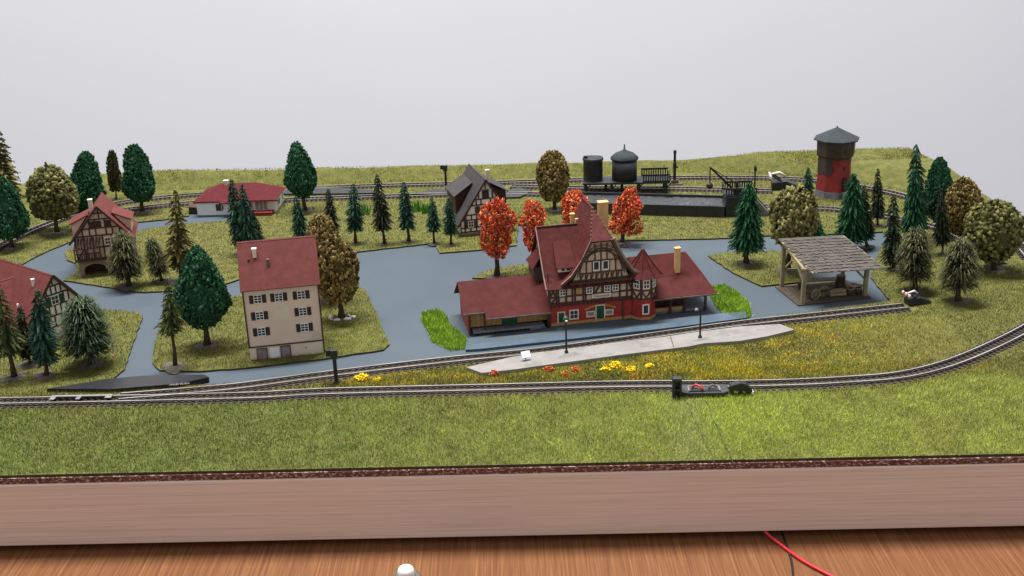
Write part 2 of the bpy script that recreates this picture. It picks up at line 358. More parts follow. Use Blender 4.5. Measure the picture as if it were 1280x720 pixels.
STA = track('platform line track climbing from the turnout past the station to the buffer stop', [(150,495.5),(230,489),(300,482.5),(380,471.5),(480,459),(577,448),(675,438.5),(780,424.5),(850,414.5),(936,403),(1030,393),(1134,381.8)], zoff=.004)
RIGHT = track('outer back track along the grass bank, bending round to the right edge', [(1290,322),(1268,300),(1222,272),(1170,256),(1123,242),(1077,233),(1005,223.5),(900,221),(760,223),(620,227.5),(480,231),(400,234),(330,238.5),(232,243.5),(155,252),(85,270),(20,296),(-40,330)], single=False)
BK2 = track('inner back track in front of the outer one, behind the conifer row', [(150,262),(250,252),(340,250),(420,246.5),(520,243.5),(620,241),(700,243),(800,249),(953,257),(1050,261),(1120,272),(1190,290),(1250,330)], single=False, zoff=.003)
SID = track('back siding track ending at the buffer stop behind the coal bunker', [(640,232),(720,234),(850,235),(966,238)], single=False, zoff=.006)

# ---------------------------------------------------------------- grass fibres
def inpoly(x, y, P):
    ins = np.zeros(len(x), bool); px = [p[0] for p in P]; py = [p[1] for p in P]; j = len(P)-1
    for i in range(len(P)):
        c = ((py[i] > y) != (py[j] > y)); xi = (px[j]-px[i])*(y-py[i])/((py[j]-py[i]) or 1e-9)+px[i]; ins ^= c & (x < xi); j = i
    return ins
def near(x, y, path, d):
    m = np.zeros(len(x), bool); pts = path[::2]
    for p in pts: m |= (x-p.x)**2+(y-p.y)**2 < d*d
    return m
def vnoise(x, y, s, seed=0):
    v = np.zeros_like(x); r = np.random.default_rng(seed)
    for k in range(9):
        a = r.uniform(0, 6.28); f = s*r.uniform(.5, 1.8); v += np.sin((x*math.cos(a)+y*math.sin(a))*f+r.uniform(0, 6.28))
    return v/4.
PLAT_PX = [(583,459),(602,466),(640,462),(690,455),(780,443),(860,433),(880,429),(925,426),(960,420),(993,412),(975,405),(925,408),(870,415),(830,421),(700,437),(640,446)]
PLAT = PX(PLAT_PX, .30)
def tint_field(x, y):
    """colour of the fibres themselves: worn olive turf with greener and yellower lots"""
    n = len(x); a = vnoise(x, y, .45, 1); b = vnoise(x, y, 1.6, 2); c = vnoise(x, y, .16, 3)
    green = np.array([.140, .205, .042]); olive = np.array([.165, .140, .032]); yellow = np.array([.30, .33, .06]); brown = np.array([.175, .125, .042])
    m3 = vnoise(x, y, 3.8, 33)[:, None]; t = np.clip(.5+.35*a+.2*b, 0, 1)[:, None]; colr = (1+.16*m3)*olive*(1-t)+np.array([.118, .142, .028])*t
    frontm = np.clip((51.5-y)/1.5, 0, 1)[:, None]; lx = np.clip((x+14)/22, 0, 1)[:, None]
    fcol = green*(1-lx)+np.array([.36, .42, .075])*lx
    m2 = vnoise(x, y, 4.5, 31)[:, None]; fcol = fcol*(1+.20*b[:, None]+.16*m2); fcol = fcol*(1-.3*np.clip(a-.3, 0, 1)[:, None])+brown*.3*np.clip(a-.3, 0, 1)[:, None]
    patch = np.exp(-(((x-10.2)/3.0)**2+((y-47.5)/3.6)**2))[:, None]; fcol = fcol*(1-patch*.85)+np.array([.46, .60, .06])*patch*.85
    pale = np.exp(-(((x-(7.9+.12*(y-46)))/.9)**2))[:, None]*frontm; fcol = fcol*(1-.45*pale)+np.array([.38, .42, .20])*.45*pale
    colr = colr*(1-frontm)+fcol*frontm
    bm = np.clip(c*1.2-.15, 0, .75)[:, None]*(1-frontm); colr = colr*(1-bm)+brown*bm
    bk = np.clip((y-90)/3, 0, 1)[:, None]; colr = colr*(1-bk)+np.array([.25, .245, .050])*(1+.12*a[:, None])*bk
    st = ((x > 9) & (x < 24) & (y < 58.5) & (y > 51)); q_ = np.clip(.5+.5*vnoise(x, y, 1.1, 21), 0, 1)[st][:, None]; colr[st] = colr[st]*.45*.6+(np.array([.24, .14, .035])*q_+np.array([.46, .40, .04])*(1-q_))*.62
    lawn = np.exp(-(((x+8.6)/1.9)**2+((y-57.6)/2.2)**2))[:, None]; colr = colr*(1-.7*lawn)+np.array([.30, .40, .045])*.7*lawn
    return colr
def fibres(name, x, y, z, length, width, colr, lean=.6, label=None, kind='stuff'):
    n = len(x); a = RNG.uniform(0, 6.283, n); ln = length*RNG.uniform(.6, 1.3, n); le = RNG.uniform(.1, lean, n); d = RNG.uniform(0, 6.283, n)
    bx, by = np.cos(a)*width/2, np.sin(a)*width/2
    v = np.empty((n, 3, 3)); v[:, 0] = np.stack([x-bx, y-by, z], 1); v[:, 1] = np.stack([x+bx, y+by, z], 1)
    v[:, 2] = np.stack([x+np.cos(d)*ln*le, y+np.sin(d)*ln*le, z+ln*np.sqrt(np.maximum(.1, 1-le**2))], 1)
    me = bpy.data.meshes.new(name); me.vertices.add(n*3); me.vertices.foreach_set('co', v.ravel()); me.loops.add(n*3); me.loops.foreach_set('vertex_index', np.arange(n*3, dtype=np.int32))
    me.polygons.add(n); me.polygons.foreach_set('loop_start', np.arange(0, n*3, 3, dtype=np.int32)); me.update()
    at = me.color_attributes.new('tint', 'FLOAT_COLOR', 'POINT'); c = colr*RNG.uniform(.6, 1.4, (n, 1))*RNG.uniform(.93, 1.07, (n, 3))
    c4 = np.ones((n, 3, 4)); c4[:, :, :3] = c[:, None, :]; at.data.foreach_set('color', c4.ravel().astype(np.float32))
    me.materials.append(M['grass']); o = bpy.data.objects.new(name, me); link(o); tag(o, label, None, None, kind); return o
def scatter(x0, x1, y0, y1, dens):
    n = int((x1-x0)*(y1-y0)*dens); return RNG.uniform(x0, x1, n), RNG.uniform(y0, y1, n)
ALLP = [OUT]+list(ISL.values())
def grow(name, box_, dens, ln, wd, lean=.7, zf=None):
    x, y = scatter(*box_, dens); k = np.zeros(len(x), bool)
    for P in ALLP: k |= inpoly(x, y, P)
    # stay inside the picture's reach
    k &= (np.abs(x) < y*.50+3)
    for T in TRACKS: k &= ~near(x, y, T, .68)
    k &= ~inpoly(x, y, PLAT)
    x, y = x[k], y[k]; z = np.full(len(x), TH-.02)+ (hill(x, y) if zf else 0)
    c = tint_field(x, y)
    if name == 'grass':                       # worn soil colour next to the rails
        for T in TRACKS[:2]:
            m = near(x, y, T, 1.05) & (RNG.random(len(x)) < .55); c[m] = c[m]*.35+np.array([.13, .085, .05])*.65
    fibres(name, x, y, z, ln, wd, c, lean, 'static grass fibres covering the lawns and verges')
grow('grass', (-30, 30, 42, 52.5), 420, .19, .026, .92)
grow('grass', (-34, 36, 52.5, 66), 230, .15, .032, .9)
grow('grass', (-38, 38, 66, 92), 110, .14, .042, .9)
def bankgrass():
    x, y = scatter(-40, 38, 90, 99, 130); yb = np.interp(x, BTX, BTY); r = np.hypot(np.where(x > CX, x-CX, 0), y-CY)
    k = (y < yb-.32) & (r > 21.7); x, y = x[k], y[k]; fibres('grass', x, y, hill(x, y)+TH-.05, .17, .05, tint_field(x, y), .8, 'static grass fibres on the raised back bank')
bankgrass()
def neon(pts, n, ln=.38):
    P = PX(pts); xs = [p.x for p in P]; ys = [p.y for p in P]; x, y = scatter(min(xs), max(xs), min(ys), max(ys), n); k = inpoly(x, y, P); x, y = x[k], y[k]
    t = np.clip(.5+.4*vnoise(x, y, 2.5, 8), 0, 1)[:, None]; return x, y, np.array([.15, .29, .03])*(1-t)+np.array([.36, .50, .06])*t
for pts, lb in (([(528,392),(545,388),(556,393),(562,406),(583,424),(581,437),(562,439),(540,428),(533,412),(527,402)], 'bright lime green grass patch on the road left of the station'),
            ([(884,360),(905,357),(921,366),(936,380),(940,396),(927,402),(905,394),(893,382)], 'bright lime green grass patch at the right end of the station')):
    x, y, c = neon(pts, 700); fibres('lime_grass', x, y, np.full(len(x), 0.02), .22, .05, c, .9, lb)
# flowering strip between the two tracks
x, y = scatter(-10, 22, 50.5, 60, 300); z_ = []
k = np.ones(len(x), bool)
for T in TRACKS[:2]: k &= ~near(x, y, T, .75)
k &= ~inpoly(x, y, PLAT)
sta = np.array([(p.x, p.y) for p in STA]); mn = np.array([(p.x, p.y) for p in MAIN])
ys_ = np.interp(x, sta[:, 0], sta[:, 1]); ym_ = np.interp(x, mn[:, 0], mn[:, 1]); k &= (y > ym_) & (y < ys_)
x, y = x[k], y[k]; f = np.clip(.5+.45*vnoise(x, y, 3.2, 11)+.3*vnoise(x, y, .9, 12)+RNG.normal(0, .12, len(x)), 0, 1); q = RNG.random(len(x)) < np.clip((22-x)/11, 0, 1); x, y, f = x[q], y[q], f[q]
c = np.where((f > .68)[:, None], np.array([.60, .47, .03]), np.where((f > .42)[:, None], np.array([.42, .40, .045]), np.array([.22, .22, .04])))
kk = (vnoise(x, y, 3.5, 17) > 1.25); c[kk] = np.array([.42, .10, .04]); fibres('meadow', x, y, np.full(len(x), TH-.02), .15, .05, c, .9, 'yellowish flowering tufts between the two front tracks')
# ---------------------------------------------------------------- building helpers
def window(root, o, u, n, a, b, w_, h_, frame='white', pane='glass', nx=2, ny=3, shut=None, fr=.045, label=None, sw=None, proud=.05):
    """window with its lower left corner at (a, b) on the wall through o; its pane and shutters are its own children"""
    m = MB()
    m.obox(o, u, n, a-fr, a+w_+fr, b-fr, b, 0, proud).obox(o, u, n, a-fr, a+w_+fr, b+h_, b+h_+fr, 0, proud)
    m.obox(o, u, n, a-fr, a, b, b+h_, 0, proud).obox(o, u, n, a+w_, a+w_+fr, b, b+h_, 0, proud)
    t = .028
    for i in range(1, nx): x = a+w_*i/nx; m.obox(o, u, n, x-t/2, x+t/2, b, b+h_, .008, proud-.01)
    for j in range(1, ny): z = b+h_*j/ny; m.obox(o, u, n, a, a+w_, z-t/2, z+t/2, .008, proud-.014)
    f = m.build('window', M[frame], root); 
    if label: f['label'] = label
    MB().obox(o, u, n, a, a+w_, b, b+h_, .002, .014).build('pane', M[pane], f)
    if shut:
        sw = sw or w_*.55
        for x0, x1 in ((a-fr-sw-.01, a-fr-.01), (a+w_+fr+.01, a+w_+fr+sw+.01)):
            s = MB().obox(o, u, n, x0, x1, b-.02, b+h_+.02, 0, .035)
            for j in range(6): z = b+.03+(h_-.06)*j/6; s.obox(o, u, n, x0+.03, x1-.03, z, z+(h_-.06)/9, .035, .045)
            s.build('shutter', M[shut], f)
    return f
def door(root, o, u, n, a, b, w_, h_, colour='green', frame='lightp', fr=.06):
    m = MB().obox(o, u, n, a, a+w_, b, b+h_, .002, .03)
    for i in range(2):
        for j in range(2): m.obox(o, u, n, a+w_*(.12+.44*i), a+w_*(.44+.44*i), b+h_*(.08+.46*j), b+h_*(.46+.46*j), .03, .042)
    d_ = m.build('door', M[colour], root)
    f = MB().obox(o, u, n, a-fr, a, b, b+h_+fr, 0, .06).obox(o, u, n, a+w_, a+w_+fr, b, b+h_+fr, 0, .06).obox(o, u, n, a, a+w_, b+h_, b+h_+fr, 0, .06)
    f.build('door_frame', M[frame], d_); return d_
def timbers(root, o, u, n, segs, w_=.07, t=.035, matn='timber', name='timber_frame'):
    m = MB(); o, u, n = Vector(o), Vector(u), Vector(n)
    for k, (a0, b0, a1, b1) in enumerate(segs):
        e = Vector((0, 0, 0))+n*(t/2+.002+.0012*(k % 5)); p = o+u*a0+Vector((0, 0, b0))+e; q = o+u*a1+Vector((0, 0, b1))+e
        m.beam(p, q, w_, t, up=n)
    return m.build(name, M[matn], root)
def chimney(root, x, y, z0, z1, w_=.22, d_=.22, matn='chim', cap=None, parent=None):
    c = MB().box(x-w_/2, x+w_/2, y-d_/2, y+d_/2, z0, z1).build('chimney', M[matn], parent or root)
    if cap: MB().box(x-w_/2-.03, x+w_/2+.03, y-d_/2-.03, y+d_/2+.03, z1, z1+.07).build('chimney_cap', M[cap], c)
    return c
def text_mesh(cu):
    o = bpy.data.objects.new('lettering_source', cu); link(o); dg = bpy.context.evaluated_depsgraph_get(); me = bpy.data.meshes.new_from_object(o.evaluated_get(dg)); bpy.data.objects.remove(o); return me
X_, Y_ = Vector((1, 0, 0)), Vector((0, 1, 0)); FR = Vector((0, -1, 0)); LF = Vector((-1, 0, 0)); RG = Vector((1, 0, 0))

# ---------------------------------------------------------------- tall plastered house
def tall_house():
    r = thing('tall_house', 'tall narrow pinkish plaster house with brown shutters and plain red saddle roof', 'house', (-14.2, 55.7, .02), 10.4)
    W, D, E, RZ = 3.87, 3.0, 4.18, 6.28
    m = MB().box(0, W, 0, D, .80, E)
    m.add([(0, 0, E), (0, D, E), (0, D/2, RZ-.1), (.1, 0, E), (.1, D, E), (.1, D/2, RZ-.1)], [(0, 1, 2), (3, 5, 4), (0, 2, 5, 3), (1, 4, 5, 2)])
    m.add([(W, 0, E), (W, D, E), (W, D/2, RZ-.1), (W-.1, 0, E), (W-.1, D, E), (W-.1, D/2, RZ-.1)], [(0, 1, 2), (3, 5, 4), (0, 2, 5, 3), (1, 4, 5, 2)])
    m.build('wall', M['pink'], r)
    MB().box(-.03, W+.03, -.03, D+.03, 0, .80).build('ground_floor', M['lightp'], r)
    MB().box(-.06, W+.06, -.07, D+.05, .80, .86).build('cornice', M['timber2'], r)
    MB().box(-.075, .0, -.06, .02, .8, E).build('corner_post', M['timber'], r); MB().box(W, W+.075, -.06, .02, .0, E).build('corner_post', M['timber'], r)
    MB().box(-.04, W+.04, -.08, 0, E-.16, E-.02).build('eaves_board', M['timber'], r)
    rf = MB(); rf.slab([(-.14, -.30, E-.05), (W+.16, -.30, E-.05), (W+.16, D/2, RZ+.06), (-.14, D/2, RZ+.06)], .09)
    rf.slab([(-.14, D/2, RZ+.06), (W+.16, D/2, RZ+.06), (W+.16, D+.30, E-.05), (-.14, D+.30, E-.05)], .09); R = rf.build('roof', M['red_roof'], r)
    zr = lambda y: E-.05+(y+.3)*(RZ+.11-E)/(D/2+.3)
    chimney(r, .75, .95, zr(.95)-.1, zr(.95)+.34, .2, .2, 'lightp', 'white', R); chimney(r, 1.42, .60, zr(.6)-.1, zr(.6)+.28, .15, .15, 'base', None, R)
    MB().lathe([(.06, 0), (.06, .12), (.03, .14)], 8, (.42, .78), zr(.78)-.02).build('roof_vent', M['red_roof'], R)
    for x in (.52, 1.62, 2.80): window(r, (0, 0, 0), X_, FR, x, 3.33, .36, .42, 'white', 'glass', 2, 3, 'shutter', .03, sw=.22)
    for x, z in ((.52, 2.38), (2.80, 2.38), (.52, 1.46), (2.80, 1.46)): window(r, (0, 0, 0), X_, FR, x, z, .36, .42, 'white', 'glass', 2, 3, 'shutter', .03, sw=.22)
    MB().obox((0,0,0), X_, FR, 1.5, 2.25, 2.25, 3.0, 0, .006).build('plaster_panel', M['lightp'], r)
    o = (0, -.03, 0)
    door(r, o, X_, FR, .36, .08, .50, .62, 'lattice', 'timber2', .035); door(r, o, X_, FR, 1.62, .06, .48, .66, 'lattice', 'timber2', .035)
    MB().obox(o, X_, FR, 1.02, 1.52, .06, .68, 0, .03).build('garage_panel', M['white'], r); MB().obox(o, X_, FR, 2.30, W-.12, .08, .68, 0, .02).build('plinth_panel', M['lightp'], r)
    MB().lathe([(.03, 0), (.03, .05)], 8, (0, 0)).build('door_lamp', M['timber'], r).location = (2.95, -.06, .5)
    for y in (.6, 1.9):
        for z in (1.46, 2.38, 3.33): window(r, (W, 0, 0), Y_, RG, y, z, .34, .42, 'white', 'glass', 2, 3)
tall_house()

# ---------------------------------------------------------------- small half timbered house on a stone basement
def balcony_house():
    r = thing('half_timbered_house', 'small leaning half timbered house with red roof, balcony and stone basement arch', 'house', (-28.75, 70.9, .05), 13)
    W, D, E, RZ = 3.45, 3.3, 2.75, 4.80; xc = W/2
    m = MB(); m.box(0, W, .75, D-.1, 0, 1.05).box(0, .28, 0, .75, 0, 1.05).box(1.75, W, 0, .75, 0, 1.05)
    # arch over the basement door
    n_ = 8; vs = []
    for y in (0, .75):
        for i in range(n_+1): a = math.pi*i/n_; vs.append((1.015-.735*math.cos(a), y, .40+.42*math.sin(a)))
        for i in range(n_+1): vs.append((.28+1.47*i/n_, y, 1.05))
    q = 2*(n_+1); fs = []
    for i in range(n_):
        fs.append((i, i+1, n_+1+i+1, n_+1+i)); fs.append((q+i, q+n_+1+i, q+n_+1+i+1, q+i+1)); fs.append((i, q+i, q+i+1, i+1)); fs.append((n_+1+i, n_+1+i+1, q+n_+1+i+1, q+n_+1+i))
    m.add(vs, fs); m.build('basement', M['stone'], r)
    MB().box(.28, 1.75, .70, .748, 0, .84).build('basement_door', M['timber'], r)
    MB().box(-.05, W+.05, -.06, D, 1.05, 1.13).build('floor_band', M['timber2'], r)
    wl = MB().box(.0, W, .02, D, 1.13, E)
    for y in (.02, D-.1): wl.add([(-.0, y, E), (W, y, E), (xc, y, RZ-.12), (0, y+.1, E), (W, y+.1, E), (xc, y+.1, RZ-.12)], [(0, 1, 2), (3, 5, 4), (0, 2, 5, 3), (1, 4, 5, 2)])
    wl.build('wall', M['cream'], r)
    o = (0, .02, 0); S = [(0, 1.17, W, 1.17), (0, 1.95, W, 1.95), (0, E, W, E), (0, 1.13, 0.0, E), (W, 1.13, W, E), (.45, 3.25, W-.45, 3.25), (.95, 3.85, W-.95, 3.85), (1.3, 4.25, W-1.3, 4.25), (xc, 3.85, xc, 4.7)]
    S += [(x, 1.17, x, E) for x in (.55, 1.1, 1.75, 2.35, 2.9)]+[(x, E, x, 3.25) for x in (.55, 1.0, 1.4, 2.05, 2.45, 2.9)]+[(x, 3.25, x, 3.85) for x in (1.05, 1.42, 2.03, 2.4)]
    S += [(0, 1.2, .5, 1.9), (2.95, 1.9, W, 1.2), (.1, E, .5, 3.2), (W-.1, E, W-.5, 3.2), (.6, 3.3, 1.0, 3.8), (W-.6, 3.3, W-1.0, 3.8), (2.4, 2, 2.85, 2.7)]
    timbers(r, o, X_, FR, S, .085, .04)
    timbers(r, (W, 0, 0), Y_, RG, [(0, 1.17, D, 1.17), (0, 1.95, D, 1.95), (0, E-.1, D, E-.1)]+[(y, 1.17, y, E) for y in (.04, .8, 1.6, 2.4, 3.2)], .085, .04)
    for x in (1.08, 1.50, 2.10): window(r, o, X_, FR, x, 3.36, .27, .33, 'timber', 'glass', 2, 2)
    for x in (1.9, 2.45): window(r, o, X_, FR, x, 2.1, .32, .42, 'fwhite', 'glass', 2, 2)
    # balcony with slanting slats under its canopy
    b = MB().box(-.12, 1.55, -.42, .0, 1.13, 1.2); b.build('balcony_floor', M['timber2'], r)
    rl = MB().box(-.12, 1.55, -.45, -.40, 1.66, 1.72)
    for i in range(12): x = -.10+i*.148; rl.box(x, x+.05, -.44, -.41, 1.2, 1.66)
    rl.build('railing', M['timber'], r)
    for i in range(9): MB().beam((-.05+i*.19, -.47, 2.02), (.07+i*.19, -.06, 2.66), .085, .07).build('canopy_slat', M['timber'], r)
    for x in (-.08, .75, 1.52): MB().box(x-.04, x+.04, -.45, -.38, 1.2, 2.04).build('balcony_post', M['timber'], r)
    MB().box(-.12, 1.58, -.47, -.41, 1.99, 2.06).build('balcony_beam', M['timber'], r)
    # roof: two slopes, with shed dormers both sides
    ex = .34; ez = E-.10
    rf = MB(); rf.slab([(-ex, -.25, ez-.28), (xc, -.25, RZ), (xc, D+.2, RZ), (-ex, D+.2, ez-.28)], .09); rf.slab([(xc, -.25, RZ), (W+ex, -.25, ez-.28), (W+ex, D+.2, ez-.28), (xc, D+.2, RZ)], .09)
    R = rf.build('roof', M['red_roof'], r)
    bb = MB(); bb.beam((-ex, -.27, ez-.33), (xc, -.27, RZ-.05), .04, .13); bb.beam((xc, -.27, RZ-.05), (W+ex, -.27, ez-.33), .04, .13); bb.build('barge_board', M['timber'], r)
    for s in (-1, 1):
        X = lambda t: xc+s*t
        ds = MB(); ds.slab([(X(.75), .55, RZ-.72), (X(2.02), .45, RZ-1.28), (X(2.02), 2.35, RZ-1.28), (X(.75), 2.35, RZ-.72)], .07); dr = ds.build('dormer_roof', M['red_roof'], R)
        m = MB(); p = [(X(.85), .6, RZ-.85), (X(1.86), .6, RZ-1.28), (X(1.86), .6, RZ-2.15)]; p2 = [(a, 2.25, c) for a, _, c in p]
        m.add(p+p2, [(0, 1, 2), (3, 5, 4), (0, 3, 4, 1), (1, 4, 5, 2), (2, 5, 3, 0)]); m.build('dormer_wall', M['cream'], R)
    chimney(r, xc-.55, 1.3, 3.9, RZ+.05, .26, .26, 'lightp', 'lightp', R)
    return r
BH = balcony_house()

# ---------------------------------------------------------------- house at the left edge
def corner_house():
    # ridge runs along local y; the half timbered gable looks right and forward
    r = thing('half_timbered_house', 'house with white half timbered gable and broad red roof, cut off by the left edge', 'house', (-27.2, 58.6, .05), 52)
    W, D, E, RZ = 3.7, 6.0, 1.45, 3.9; xc = W/2
    # gable wall on local front (y = 0), facing -y
    m = MB().box(0, W, 0, D, 0, E)
    for y in (0, D-.1): m.add([(0, y, E), (W, y, E), (xc, y, RZ-.12), (0, y+.1, E), (W, y+.1, E), (xc, y+.1, RZ-.12)], [(0, 1, 2), (3, 5, 4), (0, 2, 5, 3), (1, 4, 5, 2)])
    m.build('wall', M['fwhite'], r)
    S = [(0, .05, W, .05), (0, .8, W, .8), (0, E, W, E), (.45, 2.05, W-.45, 2.05), (.95, 2.70, W-.95, 2.70), (1.4, 3.2, W-1.4, 3.2), (xc, 3.2, xc, 3.75), (.04, 0, .04, E), (W-.04, 0, W-.04, E)]
    S += [(x, .8, x, E) for x in np.arange(.4, W, .42)]+[(x, E, x, 2.05) for x in np.arange(.7, W-.4, .36)]+[(x, 2.05, x, 2.7) for x in (1.0, 1.3, 2.4, 2.7)]+[(x, 2.7, x, 3.2) for x in (1.4, 1.7, 2.0, 2.3)]
    timbers(r, (0, 0, 0), X_, FR, S, .075, .035)
    for x in (.7, 2.5): window(r, (0, 0, 0), X_, FR, x, .92, .35, .45, 'white', 'glass', 2, 2, 'green')
    window(r, (0, 0, 0), X_, FR, 1.65, 2.12, .4, .46, 'white', 'glass', 2, 2, 'green', sw=.26)
    rf = MB(); ex = .5; ze = E-.45
    rf.slab([(-ex, -.25, ze), (xc, -.25, RZ), (xc, D+.2, RZ), (-ex, D+.2, ze)], .09); rf.slab([(xc, -.25, RZ), (W+ex, -.25, ze), (W+ex, D+.2, ze), (xc, D+.2, RZ)], .09)
    R = rf.build('roof', M['red_roof'], r)
    bb = MB(); bb.beam((-ex, -.27, ze-.05), (xc, -.27, RZ-.05), .04, .16); bb.beam((xc, -.27, RZ-.05), (W+ex, -.27, ze-.05), .04, .16); bb.build('barge_board', M['timber'], r)
    # broad cross gable towards the viewer
    cg = MB(); y0, y1 = 1.7, 4.7; yc = 3.2; xo = -1.5
    cg.slab([(xo, yc, 3.3), (xo, y0, 1.3), (-.3, y0, 1.3), (1.5, yc, 3.3)], .08); cg.slab([(xo, yc, 3.3), (1.5, yc, 3.3), (-.3, y1, 1.3), (xo, y1, 1.3)], .08)
    cg.build('cross_roof', M['red_roof'], R)
    w2 = MB().box(xo+.3, 0, y0+.25, y1-.25, 0, 1.5); w2.add([(xo+.3, y0+.25, 1.5), (xo+.3, y1-.25, 1.5), (xo+.3, yc, 3.15), (0, y0+.25, 1.5), (0, y1-.25, 1.5), (0, yc, 3.15)], [(0, 1, 2), (3, 5, 4), (0, 2, 5, 3), (1, 4, 5, 2)])
    w2.build('annex_wall', M['fwhite'], r)
    chimney(r, 1.3, 1.0, 3.0, 3.52, .13, .13, 'white', 'white', R); chimney(r, .35, 1.35, 1.9, 2.3, .1, .1, 'white', None, R)
corner_house()

# ---------------------------------------------------------------- bungalow
def bungalow():
    r = thing('bungalow', 'white bungalow with low crimson hipped roof and red terrace', 'house', (-24.4, 84.7, .02), -1.5)
    MB().box(0, 2.75, 0, 3.1, 0, 1.26).box(2.75, 6.05, .4, 3.3, 0, 1.26).build('wall', M['white'], r)
    MB().box(.0, 2.76, -.02, 3.0, 0, .12).build('plinth', M['greystone'], r)
    e, k = 1.24, 2.18; rf = MB()
    A, B, C, D_ = (-.45, .1-.45, e), (7.0, .1, e), (6.3, 3.6, e), (-.22, 3.6, e); P, Q = (1.6, 1.8, k), (4.5, 1.8, k)
    rf.slab([(-.45, -.4, e), (2.2, -.4, e), (4.9, .1, e), (7.0, .1, e), Q, P], .06) if False else None
    rf.slab([(-.22, -.1, e), (6.3, -.1, e), Q, P], .07); rf.slab([(6.3, -.1, e), (6.3, 3.6, e), Q], .07); rf.slab([(6.3, 3.6, e), (-.22, 3.6, e), P, Q], .07); rf.slab([(-.22, 3.6, e), (-.22, -.1, e), P], .07)
    R = rf.build('roof', M['crimson_roof'], r)
    hp = MB(); hp.slab([(1.9, -.5, e-.06), (3.6, -.5, e-.06), (3.2, 1.7, 1.85), (2.3, 1.7, 1.85)], .07); hp.slab([(3.6, -.5, e-.06), (4.2, .2, e-.03), (3.2, 1.7, 1.85)], .06); hp.build('porch_roof', M['crimson_roof'], R)
    MB().box(2.75, 3.35, -.2, .6, 0, 1.16).build('porch_wall', M['white'], r)
    fb = MB().box(-.22, 6.45, -.12, -.06, e-.12, e-.0); fb.build('gutter', M['darkred'], r)
    chimney(r, 2.05, 1.7, 1.8, 2.38, .30, .26, 'lightp', 'white', R)
    window(r, (0, 0, 0), X_, FR, 1.55, .50, .42, .42, 'timber', 'glass', 1, 1); window(r, (0, 0, 0), X_, FR, 1.98, .50, .14, .42, 'white', 'glasslight', 1, 1)
    window(r, (0, .4, 0), X_, FR, 4.5, .34, .95, .66, 'white', 'glasslight', 3, 1); window(r, (0, .4, 0), X_, FR, 3.8, .55, .5, .35, 'white', 'glasslight', 2, 1)
    window(r, (6.05, 0, 0), Y_, RG, 1.4, .35, .6, .5, 'white', 'glass', 2, 1)
    MB().box(6.07, 6.13, 3.15, 3.30, 0, 1.1).build('downpipe', M['white'], r)
    MB().box(3.7, 5.95, -.55, .54, .24, .31).build('terrace', M['towerred'], r); MB().box(3.7, 5.95, -.6, -.55, .02, .36).build('terrace_wall', M['darkred'], r)
    for x in (3.75, 4.8, 5.85): MB().box(x, x+.08, -.64, -.6, 0, .38).build('terrace_post', M['darkred'], r)
    MB().box(-.95, -.2, .9, 1.7, 0, .5).slab([(-1.05, .8, .62), (-.1, .8, .5), (-.1, 1.8, .5), (-1.05, 1.8, .62)], .05).build('carport', M['timber'], r)
bungalow()

